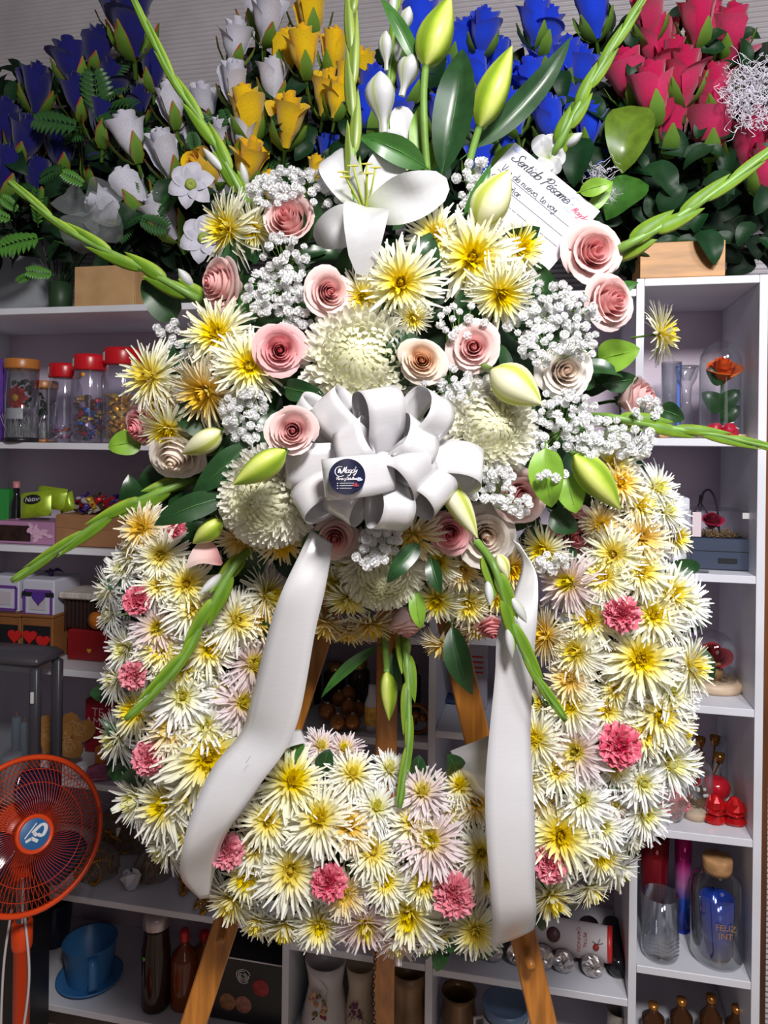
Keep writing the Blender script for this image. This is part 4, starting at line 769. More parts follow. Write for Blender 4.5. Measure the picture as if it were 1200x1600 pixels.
def bouquet(label, roses, colour, base_px, size, y0, nleaf, area_, sep='green', lean=(0, .93), ytop=None):
    zt = (ZR[0] if base_px > 990 else ZL[0]) + .002; o = on(base_px, 440, .17, zt); t = thing('silk_rose_bouquet', label, 'flowers', Matrix.Translation(o), 'silk rose bouquets on top of the shelving'); st = MB()
    st.lathe([(.0, .0), (.03, .0), (.034, .10), (.0, .11)], 12)
    for rr in roses:
        x, y = rr[:2]; sz = size * (rr[2] if len(rr) > 2 else 1); tx = rr[3] if len(rr) > 3 else lean[0] + U(-.22, .22); ty = (rr[4] if len(rr) > 4 else lean[1]) + U(-.06, .03)
        p = PY(x, y, y0 + U(-.05, .05)); q = o + Vector((U(-.015, .015), U(-.015, .015), .08)); r = S(sz, depth(p))
        M = Matrix.Translation(p - o) @ aim(p, tx, ty, U(0, 6)) @ Matrix.Scale(r, 4); ob = inst('rose', R.choice(SM[colour]), t, M); inst('calyx', SEP[sep], ob)
        b0 = p - o + (M.to_3x3() @ Vector((0, 0, -1.1))); st.tube([b0, b0 * .6 + Vector((0, .05, .02)), q - o], .0022, 4)
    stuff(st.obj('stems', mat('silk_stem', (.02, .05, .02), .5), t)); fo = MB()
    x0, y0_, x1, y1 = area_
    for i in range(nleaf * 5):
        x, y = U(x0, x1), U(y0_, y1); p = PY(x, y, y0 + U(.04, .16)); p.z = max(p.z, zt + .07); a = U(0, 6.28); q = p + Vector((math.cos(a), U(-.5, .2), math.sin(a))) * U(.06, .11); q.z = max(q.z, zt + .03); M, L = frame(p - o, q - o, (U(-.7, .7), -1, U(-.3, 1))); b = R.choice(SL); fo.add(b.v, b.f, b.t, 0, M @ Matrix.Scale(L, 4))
    stuff(fo.obj('leaf_mass', mat('silk_leaf_shaded', (.004, .015, .006), .6, spec=.2, noise=(30, .3)), t))  # rear leaves coloured near black: the shadow inside the foliage is in the colour
    for i in range(nleaf):
        x, y = U(x0, x1), U(y0_, y1); p = PY(x, y, y0 + U(-.04, .05)); p.z = max(p.z, zt + .07); a = U(0, 6.28); L = S(U(36, 62), depth(p)); q = p + Vector((math.cos(a), U(-.3, .2), math.sin(a))) * L; q.z = max(q.z, zt + .03); M, L = frame(p - o, q - o, (U(-.6, .6), -1, U(-.2, .9)))
        inst('leaf', R.choice(SLM) if sep == 'green' or U(0, 1) < .4 else FERN, t, M @ Matrix.Scale(L, 4))
    return t, o
tn, on_ = bouquet('bouquet of dark navy silk roses at the far left', [(57, 132), (110, 92), (152, 72, .9), (120, 145, .9), (174, 128, 1.05), (206, 28, 1.3), (42, 212), (95, 228), (164, 184), (158, 254), (12, 264, 1.1), (62, 282, 1.1), (8, 186), (216, 160, .8), (238, 105, .8), (184, 10, 1)], 'navy', 95, 58, .10, 46, (-10, 110, 230, 400), 'red')
for b, tp in (((68, 372), (4, 388)), ((55, 425), (30, 440)), ((60, 355), (60, 300)), ((30, 330), (4, 310)), ((85, 430), (45, 425)), ((160, 195), (148, 118)), ((128, 200), (60, 190)), ((135, 290), (100, 272)), ((105, 385), (88, 378)), ((150, 180), (205, 174)), ((20, 345), (-20, 330))):
    p, q = PY(*b, .07), PY(*tp, .03); M, L = frame(p - on_, q - on_, (U(-.3, .3), -1, .4)); inst('fern_frond', FERNL if b[1] > 280 else FERN, tn, M @ Matrix.Scale(L * 1.15, 4))
tw, ow = bouquet('bouquet of white silk roses between the navy and yellow ones', [(200, 208, 1, -.3, .9), (257, 236, 1, -.25, .9), (266, 158, .9, -.2, .9), (290, 202, .9, -.2, .9), (170, 322, 1, -.85, .35), (202, 295, 1, -.5, .86), (255, 334, 1, -.45, .86), (366, 126, .9, 0, .9), (370, 60, .9, .1, .9), (420, 22, 1, .1, .9), (318, 160, .9), (345, 212, .85), (428, 122, .9), (380, 208, .8), (340, 300, .9, .1, .86), (398, 10, .9)], 'white', 300, 59, .06, 46, (190, 170, 440, 420), 'red', (-.1, .92))
ty_, oy = bouquet('bouquet of yellow silk roses above the left of the arrangement', [(443, 80), (475, 74), (523, 76, .9), (385, 172, 1.1, -.15, .9), (451, 182, 1.1, .1, .86), (512, 140, .95), (541, 122, .85), (566, 105, .9), (484, 14, 1.05), (318, 264, 1, -.5, .4), (391, 248, 1, .2, .86), (424, 290, .7), (494, 262, .6), (530, 150, .8)], 'yellow', 430, 58, .05, 40, (360, 110, 600, 330), 'green', (0, .92))
tb, ob_ = bouquet('bouquet of royal blue silk roses behind the lily buds', [(655, 28, 1.1), (690, 60), (722, 66, 1.1), (700, 118), (756, 44), (836, 28), (856, 42), (925, 14, 1.1), (776, 92, 1.1), (768, 132), (690, 175), (690, 125), (850, 78), (884, 88), (908, 104), (884, 148, 1.1), (860, 184, 1.1), (922, 192), (790, 212), (752, 252), (572, 168, 1.05), (516, 238, 1), (582, 132), (640, 60), (620, 175), (806, 130), (800, 170), (740, 175, 1.1), (932, 262, .9), (640, 120), (830, 120), (745, 110)], 'blue', 760, 54, .06, 50, (620, 100, 930, 380), 'green', (0, .9))
tr_, or_ = bouquet('bouquet of deep pink red silk roses at the upper right', [(1026, 62, 1.15), (1096, 56, 1.1), (1092, 24), (1142, 44), (1010, 20), (1108, 4), (982, 116, 1.1, -.25, .9), (1018, 138, 1.15, -.1, .92), (1068, 112, 1.05, 0, .93), (1144, 90), (1047, 182, 1.25, .05, .9), (1112, 188, 1.25, .05, .9), (1114, 134, 1), (1176, 212, 1.25, .2, .88), (1198, 256, 1, .2, .88), (1050, 95, 1)], 'red', 1080, 62, .05, 60, (930, 60, 1215, 420), 'green', (0, .9))
for b, tp, w, m in (((985, 165), (972, 268), 74, 'lime'), ((1000, 280), (945, 340), 60, 'mid'), ((1015, 255), (1055, 305), 42, 'dark'), ((1030, 330), (1075, 290), 40, 'dark'), ((1100, 280), (1150, 300), 40, 'dark'), ((1095, 360), (1120, 412), 38, 'dark'), ((905, 215), (895, 290), 50, 'dark')):
    p, q = PY(*b, .0), PY(*tp, -.03); M, L = frame(p - or_, q - or_, (U(-.2, .2), -1, .3)); mb = MB(); blade(mb, L, S(w, depth(p)), .08, .03, .14, 'oval', .06, .12, 10, 7, M); mb.obj('large_leaf', {'lime': mat('silk_leaf_lime', (.13, .22, .02), .3, trans=.1, noise=(40, .3)), 'mid': mat('silk_leaf_mid', (.045, .15, .02), .3, trans=.1, noise=(40, .3)), 'dark': mat('silk_leaf', (.02, .07, .02), .3)}[m], tr_)
# open silk daffodil-like flowers beside the white roses
for x, y, r, lb, core in ((298, 288, 40, 'open white silk flower with a green heart near the white roses', True), (318, 372, 42, 'open white silk flower low beside the left gladiolus', False)):
    p = PY(x, y, -.06); t = thing('silk_blossom', lb, 'flower', Matrix.Translation(p), None)
    for i in range(6):
        a = i * 1.047 + .3; q = (RGT * math.cos(a) + UP * math.sin(a)) * S(r, depth(p)); M, L = frame((0, 0, 0), q, -FWD - q.normalized() * .3); mb = MB(); blade(mb, L, L * .78, .08, 0, .1, 'oval', .12, .12, 8, 7, M); mb.obj('petal', SILK['white'], t)
    mb = MB(); mb.lathe([(.0, .0), (.012, .0), (.014, .012), (.006, .016), (0, .01)], 12); mb.obj('heart', mat('silk_heart', (.30, .38, .06), .6), t, True, aim(p, 0, 0))
# netting and ribbon
def net(px, py, rx, ry, y, n, label, w=.0006):
    p = PY(px, py, y); t = thing('netting', label, 'netting', Matrix.Translation(p)); b = MB()
    for i in range(n):
        a, q = U(0, 6.28), math.sqrt(U(0, 1)); c = RGT * S(rx, depth(p)) * q * math.cos(a) + UP * S(ry, depth(p)) * q * math.sin(a) + FWD * U(-.03, .03); pts = [c]
        for _ in range(4): pts.append(pts[-1] + Vector((U(-1, 1), U(-.6, .6), U(-1, 1))) * .014)
        b.tube(cat_spline(pts, 3), w, 3)
    stuff(b.obj('mesh_strands', mat('white_net', (.85, .82, .92), .6), t)); return t
net(1172, 150, 42, 50, -.02, 300, 'crumpled white netting among the red silk roses', .0007); net(938, 285, 18, 28, -.02, 70, 'small tuft of white netting below the blue roses')
p = PY(140, 335, -.02); t = thing('tulle_ribbon', 'sheer pale tulle ribbon bow under the white silk roses', 'ribbon', Matrix.Translation(p)); TUL = mat('sheer_tulle', (.42, .45, .47), .5, alpha=.22)
for ang, L, w in ((.6, 62, 44), (2.4, 54, 48), (-.7, 60, 50), (-1.9, 62, 56), (-.2, 48, 40)):
    q = (RGT * math.cos(ang) + UP * math.sin(ang)) * S(L, 2.0); M, L_ = frame((0, 0, 0), q, -FWD + UP * U(-.4, .4)); mb = MB(); blade(mb, L_, S(w, 2.0), .25, .06, .3, 'tepal', .35, .2, 10, 7, M); mb.obj('tulle_loop', TUL, t)
# wooden crates on the top boards, grey panel at the left
WD = mat('crate_wood', (.50, .24, .07), .5, noise=(8, .35, (1, 1, 7)), bump=.2); WK = mat('kraft_board', (.50, .30, .14), .65, noise=(14, .2))
def crate(x0, x1, ytop, ybot, z, yf, dp, label, m):
    a, b = PY(x0, ybot, yf), PY(x1, ybot, yf); hh = PY((x0 + x1) / 2, ytop, yf).z - z; w = b.x - a.x; t = thing('wooden_crate', label, 'crate', ((a.x + b.x) / 2, yf + dp / 2, z)); k = .008
    for nm, c, sz in (('front_board', (0, -dp / 2 + k / 2, hh / 2), (w, k, hh)), ('back_board', (0, dp / 2 - k / 2, hh / 2), (w, k, hh)), ('side_board', (-w / 2 + k / 2, 0, hh / 2), (k, dp - 2 * k, hh)), ('side_board', (w / 2 - k / 2, 0, hh / 2), (k, dp - 2 * k, hh)), ('bottom_board', (0, 0, k / 2), (w - 2 * k, dp - 2 * k, k))):
        mb = MB(); rbox(mb, c, sz, .0015); mb.obj(nm, m, t, False)
    return t
crate(116, 209, 415, 477, ZL[0], .02, .14, 'pale kraft wooden crate on the left top board', WK); crate(1000, 1133, 377, 438, ZR[0], -.0, .15, 'orange wooden crate on the right top board', WD)
p = PY(15, 240, .2); t = thing('grey_board', 'grey sheet leaning behind the navy silk roses', 'board', (p.x, .28, ZL[0])); mb = MB(); w = .11
mb.add([(-.14, 0, 0), (.13, 0, 0), (.02, .02, .46), (-.14, .02, .66), (-.14, .008, 0), (.13, .008, 0), (.02, .028, .46), (-.14, .028, .66)], [(0, 1, 2, 3), (7, 6, 5, 4), (0, 4, 5, 1), (1, 5, 6, 2), (2, 6, 7, 3), (3, 7, 4, 0)]); mb.obj('sheet', mat('grey_card', (.35, .37, .40), .6), t, False)

# ------------------------------------------------------------------ things on the shelves
E = .0012                                            # resting gap
def at(px, py, y, z): p = on(px, py, y, z + E); return p, depth(p)
def lth(name, prof, m, parent, n=24, M=None, tint=None, smooth=True): b = MB(); b.lathe(prof, n, None, 0, tint); return b.obj(name, m, parent, smooth, M)
def T(x, y, z): return Matrix.Translation((x, y, z))
def hgt(px, ytop, y, z): return PY(px, ytop, y).z - z
RED_LID = mat('red_plastic_lid', (.50, .008, .015), .3); CORK = mat('cork', (.42, .22, .09), .7, noise=(60, .3)); LABEL = mat('paper_label', (.70, .68, .70), .6)
def candy_mesh(seed):
    r = random.Random(seed); b = MB(); rows = []
    for x, w in ((-1, .55), (-.75, .42), (-.5, .14), (-.35, .40), (0, .48), (.35, .40), (.5, .14), (.75, .42), (1, .55)):
        rows.append([(x + r.uniform(-.06, .06), w * math.cos(a) * r.uniform(.8, 1.15), w * math.sin(a) * r.uniform(.7, 1.1) * (.45 if abs(x) > .6 else 1)) for a in np.linspace(0, 6.283, 8)[:-1]])
    b.grid(rows, None, 0, True); return b.mesh('wrapper', BLACK, False)
CANDY = [candy_mesh(i) for i in range(3)]
def foil(n, c, metal=.5): return mat('wrapper_' + n, c, .25, metal, noise=(90, .25))
def candies(c, rad, h0, n, cols, size, grp, lab):
    for i in range(n):
        f = i / n; a = i * 2.4; rr = rad * (math.sqrt((i * .618) % 1)); name = cols[i % len(cols)]
        me = CANDY[i % 3]; key = 'candy_' + name
        if key not in MATS: MATS[key] = [m.copy() for m in CANDY]; [m.materials.clear() or m.materials.append(foil(name, FOIL[name])) for m in MATS[key]]
        o = inst('wrapped_candy', MATS[key][i % 3]); o.matrix_world = Matrix.Translation(c + Vector((rr * math.cos(a), rr * math.sin(a), .012 + h0 * f))) @ Matrix.Rotation(U(0, 6), 4, 'Z') @ Matrix.Rotation(U(-.8, .8), 4, 'Y') @ Matrix.Scale(size, 4)
        tag(o, lab % name, 'candy', grp)
FOIL = {'blue': (.02, .16, .60), 'red': (.45, .02, .03), 'brown': (.12, .05, .03), 'gold': (.70, .45, .06), 'lilac': (.50, .38, .60), 'yellow': (.80, .42, .01), 'pink': (.75, .15, .35), 'silver': (.6, .6, .65), 'purple': (.10, .05, .30), 'orange': (.75, .18, .02)}
# --- candy shelf: acrylic cylinders and red-lidded jars
zA = ZL[1]
for px, wpx, ytop, yb, yw, lb, main in ((33, 50, 562, 690, .03, 'clear cylinder with tan lid holding a red flower, before the purple bag', True), (68, 40, 596, 688, .13, 'clear cylinder with pale fur half behind the red flower cylinder', False)):
    p, d = at(px, yb, yw, zA); r = S(wpx / 2, d); H = hgt(px, ytop, yw, p.z); t = thing('flower_cylinder', lb, 'display jar', p)
    lth('cylinder_wall', [(r * .96, .0), (r, .002), (r, H * .9), (r * .985, H * .9), (r * .985, .003)], CLEAR, t); lth('lid', [(0, H * .88), (r * 1.03, H * .88), (r * 1.04, H * .9), (r * 1.04, H * .985), (r, H), (0, H)], mat('tan_lid', (.42, .15, .03), .35), t); lth('base', [(0, 0), (r * 1.02, 0), (r * 1.02, H * .05), (0, H * .05)], mat('tan_lid', (.42, .15, .03), .35) if not main else BLACK, t)
    b = MB()
    for i in range(170):
        a, q = U(0, 6.28), r * .85 * math.sqrt(U(0, 1)); c = Vector((q * math.cos(a), q * math.sin(a), H * .06)); b.tube([c, c + Vector((U(-.3, .3), U(-.3, .3), 1)) * H * U(.12, .28)], .0006, 3)
    stuff(b.obj('fur_filling', mat('pale_fur', (.55, .52, .50), .8), t))
    if main:
        for i in range(8):
            a = i * .785; b = MB(); blade(b, r * .85, r * .55, .1, 0, .15, 'oval', .1, .1, 7, 5, T(0, -r * .45, H * .53) @ Matrix.Rotation(math.pi / 2, 4, 'X') @ Matrix.Rotation(a, 4, 'Z')); b.obj('petal', mat('red_silk', (.42, .01, .015), .6), t)
        lth('flower_heart', [(0, 0), (r * .25, 0), (r * .22, .006), (0, .008)], mat('gold_heart', (.65, .32, .02), .5), t, 12, T(0, -r * .55, H * .53) @ Matrix.Rotation(math.pi / 2, 4, 'X'))
        b = MB(); rbox(b, (0, -r * .62, H * .34), (r * 1.15, .002, H * .13), .0005); b.obj('white_card', LABEL, t, False)
    fo2 = MB()
    for i in range(22):
        c = Vector((U(-.5, .5) * r, U(-.1, .5) * r, H * U(.45, .78))); a = U(0, 6.28); M, L = frame(c, c + Vector((math.cos(a), U(-.3, .3), math.sin(a))) * r * .5, (U(-.5, .5), -1, .2)); blade(fo2, L, r * .3, .1, 0, .15, 'oval', .1, .1, 6, 5, M)
    stuff(fo2.obj('silk_foliage', G_DARK, t))
p, d = at(2, 692, .03, zA); t = thing('purple_bag', 'glossy purple gift bag at the left end of the candy jar shelf', 'bag', p); b = MB(); hh = hgt(2, 560, .03, p.z); rbox(b, (-.02, 0, hh / 2), (.062, .05, hh), .012); b.obj('bag_body', mat('purple_gloss', (.12, .05, .32), .2, noise=(20, .4)), t); b = MB(); b.tube([(-.03, -.02, hh), (-.025, -.02, hh + .03), (-.005, -.02, hh + .03), (0, -.02, hh)], .002, 6); b.obj('handle', mat('purple_gloss', (.12, .05, .32), .2), t)
JW = []
for px, wpx, ytop, yw, lb, cols, n in ((100, 52, 569, .13, 'clear jar with red lid, smallest and farthest left', ['pink', 'orange', 'silver', 'lilac'], 9), (139, 54, 555, .05, 'clear jar with red lid and orange dot holding blue candies', ['blue', 'brown', 'red', 'gold', 'lilac', 'blue'], 34), (190, 62, 545, .07, 'clear jar with red lid full of yellow wrapped candies', ['yellow', 'yellow', 'gold'], 42)):
    p, d = at(px, 692, yw, zA); r = S(wpx / 2, d); H = hgt(px, ytop, yw, p.z); t = thing('candy_jar', lb, 'jar', p, 'red-lidded candy jars'); prof = [(r * .2, .002), (r * .92, .002), (r, .008), (r, H * .30), (r * .97, H * .36), (r, H * .42), (r, H * .68), (r * .82, H * .80), (r * .80, H * .84)]
    lth('jar_wall', prof, PLASTIC, t, 28); lth('lid', [(0, H * .82), (r * .90, H * .82), (r * .93, H * .84), (r * .93, H * .96), (r * .86, H), (0, H)], RED_LID, t, 32)
    b = MB(); b.grid([[(r * .945 * math.cos(a), r * .945 * math.sin(a), z) for a in np.linspace(3.6, 4.2, 6)] for z in (H * .86, H * .95)]); b.obj('lid_label', LABEL, t)
    if px == 139: b = MB(); b.lathe([(0, .001), (.006, .001), (.006, 0)], 12); b.obj('orange_dot', mat('orange_dot', (.85, .28, .01), .5), t, True, T(.006, -r * .86, H * .76) @ Matrix.Rotation(math.pi / 2, 4, 'X'))
    candies(p + Vector((0, 0, .004)), r * .72, H * (.16 if n < 12 else .44), n, cols, .016 if n < 12 else .021, 'candies inside the ' + lb.split(',')[0], '%s wrapped candy inside the ' + ' '.join(lb.split()[:11]))
# --- snack shelf
zB = ZL[2]
def box(px0, px1, ytop, ybot, yw, z, dp, name, label, cat, m, r=.003):
    a, b_ = at(px0, ybot, yw, z)[0], at(px1, ybot, yw, z)[0]; hh = hgt((px0 + px1) / 2, ytop, yw, z); w = b_.x - a.x; t = thing(name, label, cat, ((a.x + b_.x) / 2, yw + dp / 2, z + E)); b = MB(); rbox(b, (0, 0, hh / 2), (w, dp, hh), r); b.obj('box_body', m, t, False); return t, w, hh
t, w, hh = box(-8, 84, 816, 852, .02, zB, .12, 'chocolate_box', 'mauve patterned chocolate box at the front left of the snack shelf', 'box', mat('mauve_box', (.42, .20, .36), .4))
b = MB(); rbox(b, (-.03, -.0605, hh * .48), (w * .55, .002, hh * .7), .0005); b.obj('dark_picture', mat('choc_picture', (.03, .012, .01), .4, noise=(60, .6)), t, False)
for i in range(16): b = MB(); blade(b, .02, .012, .02, 0, .05, 'oval', 0, 0, 6, 3, T(w * U(.1, .42), -.0612, hh * U(.2, .8)) @ Matrix.Rotation(math.pi / 2, 4, 'X') @ Matrix.Rotation(U(0, 6.28), 4, 'Z')); b.obj('printed_petal', mat('pale_mauve', (.62, .38, .52), .5), t, False, None)
t, w, hh = box(86, 196, 806, 862, .02, zB, .14, 'carton', 'open brown carton of wrapped sweets on the snack shelf', 'box', mat('brown_carton', (.34, .16, .07), .7, noise=(12, .2)))
for sx, rx_ in ((-1, .35), (1, -.3)): b = MB(); rbox(b, (0, 0, .012), (w * .46, .002, .03), .0005); b.obj('flap', mat('brown_carton', (.34, .16, .07), .7), t, False, T(sx * w * .25, -.0705, hh * .6) @ Matrix.Rotation(rx_ * .2, 4, 'Y'))
c0 = t.matrix_world.translation if False else Vector(t.location)
candies(c0 + Vector((0, -.01, hh)), w * .40, .03, 26, ['red', 'purple', 'silver', 'gold', 'brown', 'red'], .022, 'sweets heaped on the brown carton', '%s wrapped sweet heaped on the brown carton')
p, d = at(25, 850, .17, zB); r = S(10, d); H = hgt(25, 752, .17, p.z); t = thing('bottle', 'black bottle with pale cap standing behind the mauve box', 'bottle', p); lth('bottle_body', [(0, 0), (r, 0), (r * 1.05, .01), (r, H * .55), (r * .45, H * .75), (r * .42, H * .9), (0, H * .9)], mat('dark_bottle', (.01, .01, .012), .12), t); lth('cap', [(r * .5, H * .88), (r * .55, H), (0, H)], mat('pink_cap', (.55, .22, .22), .4), t)
t, w, hh = box(-12, 12, 765, 850, .16, zB, .05, 'green_carton', 'bright green carton at the left end of the snack shelf', 'box', mat('green_carton', (.02, .25, .04), .4))
def packet(px, py, wpx, hpx, yw, rot, label, text=None):
    p = PY(px, py, yw); d = depth(p); w, h_ = S(wpx, d) / 2, S(hpx, d) / 2; t = thing('snack_packet', label, 'packet', Matrix.Translation(p) @ Matrix.Rotation(-.15, 4, 'X') @ Matrix.Rotation(rot, 4, 'Y'), 'green snack packets'); b = MB()
    for s in (-1, 1): b.grid([[(x * w, s * .014 * (1 - x ** 4) * (1 - z ** 4), z * h_) for x in np.linspace(-1, 1, 9)] for z in np.linspace(-1, 1, 9)])
    b.obj('foil_pouch', mat('lime_foil', (.32, .46, .02), .3, .2, noise=(30, .25)), t)
    if text:
        b = MB(); b.lathe([(0, .002), (w * .55, .001), (w * .56, 0)], 24); b.obj('black_oval', BLACK, t, True, T(.0, -.0150, h_ * .35) @ Matrix.Rotation(math.pi / 2, 4, 'X') @ Matrix.Diagonal((1, .5, 1, 1)))
        printed('brand_lettering', text, t, T(0, -.0178, h_ * .35) @ Matrix.Rotation(math.pi / 2, 4, 'X'), w * .36, LABEL, shear=.25)
packet(56, 788, 54, 40, .05, -.12, 'front lime green snack packet with a black oval', 'Natsu'); packet(80, 778, 52, 34, .10, .1, 'lime green snack packet behind the front one'); packet(104, 785, 26, 30, .13, -.3, 'lime green snack packet farthest right of three')
p, d = at(206, 862, .05, zB); t = thing('toffee_bag', 'blue bag of sweets beside the brown carton', 'bag', p); b = MB(); b.lathe([(0, 0), (.024, .0), (.032, .02), (.028, .05), (.012, .066), (.02, .08)], 14); b.obj('blue_bag', mat('blue_foil', (.02, .08, .42), .25, .2, noise=(40, .6)), t)
p, d = at(215, 770, .12, zB); t = thing('red_bowl', 'red bowl behind the down-left gladiolus tip', 'bowl', p); lth('bowl', [(0, 0), (.02, 0), (.04, .05), (.043, .07), (.038, .07), (.02, .02)], mat('red_bowl_m', (.40, .03, .01), .35), t)
# --- gift box shelf
zC = ZL[3]
def gift(px0, px1, ytop, ybot, yw, label, heart):
    a, b_ = on(px0, ybot, yw, 0), on(px1, ybot, yw, 0); zb_ = PY((px0 + px1) / 2, ybot, yw).z; hh = hgt((px0 + px1) / 2, ytop, yw, zb_); w = b_.x - a.x; t = thing('gift_box', label, 'box', ((a.x + b_.x) / 2, yw + .06, zb_)); b = MB(); rbox(b, (0, 0, hh / 2), (w, .12, hh), .006); b.obj('box_body', mat('white_gift', (.50, .50, .60), .4), t, False)
    b = MB(); ww, h2 = w * .84, hh * .62; zc = hh * .40
    for c, sz in (((0, 0, zc + h2 / 2), (ww, .002, .008)), ((0, 0, zc - h2 / 2), (ww, .002, .008)), ((-ww / 2, 0, zc), (.008, .002, h2)), ((ww / 2, 0, zc), (.008, .002, h2))): rbox(b, (c[0], -.061, c[2]), sz, .0005)
    b.obj('purple_frame', mat('purple_card', (.13, .04, .26), .5), t, False); b = MB(); rbox(b, (0, -.0605, zc), (w * .5, .002, h2 * .6), .0005); b.obj('window_card', mat('grey_card2', (.45, .42, .46), .5), t, False)
    if heart:
        b = MB(); pts = [(.95 * (16 * math.sin(a) ** 3) / 16, (13 * math.cos(a) - 5 * math.cos(2 * a) - 2 * math.cos(3 * a) - math.cos(4 * a)) / 16) for a in np.linspace(0, 6.283, 25)[:-1]]; s_ = w * .22
        b.grid([[(x * s_, y, z * s_) for x, z in pts] for y in (0, -.003)], None, 0, True); o = len(b.v); b.add([(x * s_, -.003, z * s_) for x, z in pts], [tuple(range(24))]); b.obj('heart', mat('purple_heart', (.08, .03, .26), .4), t, False, T(.004, -.062, hh * .55)); b = MB(); rbox(b, (0, -.0612, hh * .62), (w, .002, hh * .12), .0005); b.obj('black_band', BLACK, t, False)
        for a in (.5, 1.3, 2.0, 2.8): M, L = frame((0, 0, hh), Vector((math.cos(a) * .03, U(-.02, .02), hh + .012 + math.sin(a) * .008)), (0, -.5, 1)); b = MB(); blade(b, L, .018, .3, 0, .2, 'tepal', .1, .2, 8, 5, M); b.obj('bow_loop', mat('dark_ribbon', (.04, .02, .10), .3), t)
    return t
def heart_pts(n=24): return [((16 * math.sin(a) ** 3) / 16, (13 * math.cos(a) - 5 * math.cos(2 * a) - 2 * math.cos(3 * a) - math.cos(4 * a)) / 16) for a in np.linspace(0, 6.283, n + 1)[:-1]]
def heart(b, c, s, th, M=None):
    pts = heart_pts(); b.grid([[(c[0] + x * s, c[1] + y, c[2] + z * s) for x, z in pts] for y in (0, -th)], None, 0, True, M); b.add([(c[0] + x * s, c[1] - th, c[2] + z * s) for x, z in pts], [tuple(range(24))], None, 0, M)
for px0, px1, yt, yb_, lb, hs in ((-14, 31, 964, 1022, 'brown box with a single red heart, under the purple-framed gift box', [(.35, .55)]), (33, 82, 966, 1028, 'brown box with two red hearts, under the purple heart gift box', [(-.2, .55), (.22, .45)])):
    t, w, hh = box(px0, px1, yt, yb_, .06, zC, .16, 'heart_box', lb, 'box', mat('brown_wood_box', (.26, .10, .03), .5, noise=(10, .3)))
    b = MB(); rbox(b, (0, -.0808, hh * .45), (w * .86, .002, hh * .72), .0005); b.obj('black_window', BLACK, t, False)
    for fx, fz in hs: b = MB(); heart(b, (fx * w, -.0822, fz * hh), .021, .004); b.obj('red_heart', mat('red_heart', (.50, .012, .012), .5), t, False)
    b = MB(); rbox(b, (0, 0, hh + .004), (w * 1.03, .165, .008), .002); b.obj('lid', mat('brown_wood_box', (.26, .10, .03), .5), t, False)
gift(-18, 29, 900, 957, .07, 'white gift box with purple frame at the left edge of its shelf', False); gift(34, 84, 906, 966, .07, 'white gift box with purple heart and dark bow', True)
t, w, hh = box(105, 168, 986, 1043, .08, zC, .12, 'red_gift_box', 'plain dark red gift box beneath the pleated white tray', 'box', mat('dark_red_card', (.26, .008, .012), .35)); b = MB(); heart(b, (.006, -.061, hh * .35), .007, .001); b.obj('gold_heart', mat('gold_heart', (.65, .32, .02), .5), t, False)
b = MB()
for i in range(14): x = -w * .62 + i * w * 1.3 / 13; b.box((x, -.05, hh + .042), (.002, .004, .083))
b.obj('dark_pleats', mat('dark_pleat', (.07, .025, .02), .3), t, False); b = MB(); rbox(b, (0, .0, hh + .042), (w * 1.25, .09, .082), .002); b.obj('dark_interior', mat('dark_inner', (.012, .008, .008), .6), t, False)
b = MB(); b.lathe([(0, 0), (.02, .0), (.024, .012), (.01, .02), (0, .022)], 16); b.obj('orange_lamp_flower', mat('amber_flower', (.55, .16, .01), .5), t, True, T(w * .22, -.054, hh + .03) @ Matrix.Rotation(math.pi / 2, 4, 'X'))
b = MB(); rbox(b, (0, 0, hh + .092), (w * 1.45, .13, .018), .004); b.obj('white_tray', mat('cream_cloth', (.52, .46, .42), .7, noise=(20, .3, (8, 1, 1))), t, False)
# --- hearts shelf
zD = ZL[4]
def heart_plaque(px, py, s, yw, rot, label, text):
    p = PY(px, py, yw); d = depth(p); sc = S(s, d); t = thing('heart_plaque', label, 'plaque', Matrix.Translation(p) @ Matrix.Rotation(rot, 4, 'Y'), 'wooden heart plaques'); b = MB(); heart(b, (0, 0, 0), sc, .006); b.obj('plaque', mat('plaque_wood', (.42, .19, .05), .5, noise=(14, .25)), t, False)
    b = MB()
    for k_, x1 in ((.35, .5), (.1, .6), (-.15, .45)): strokes(b, T(0, -.0068, 0) @ Matrix.Rotation(math.pi / 2, 4, 'X'), [[(x, k_ * sc + .12 * sc * math.sin(x * 900)) for x in np.linspace(-x1 * sc, x1 * sc, 14)]], .0012)
    b.obj('engraving', mat('engraving', (.62, .40, .20), .6), t)
heart_plaque(84, 1150, 34, .10, .5, 'wooden heart plaque with engraved lines, leftmost', 1); heart_plaque(104, 1160, 30, .06, .9, 'wooden heart plaque in front, tilted right', 1); heart_plaque(122, 1140, 30, .16, .3, 'wooden heart plaque at the back', 1)
t, w, hh = box(132, 176, 1094, 1200, .17, zD, .04, 'red_card', 'red card with pink outlined words standing behind the plaques', 'card', mat('red_card_m', (.30, .008, .02), .5))
PKM = mat('pale_pink', (.70, .42, .48), .5)
for s_, z_ in (('TE', .76), ('AMO', .58)): printed('lettering', s_, t, T(-.004, -.0212, hh * z_) @ Matrix.Rotation(math.pi / 2, 4, 'X'), .034, PKM)
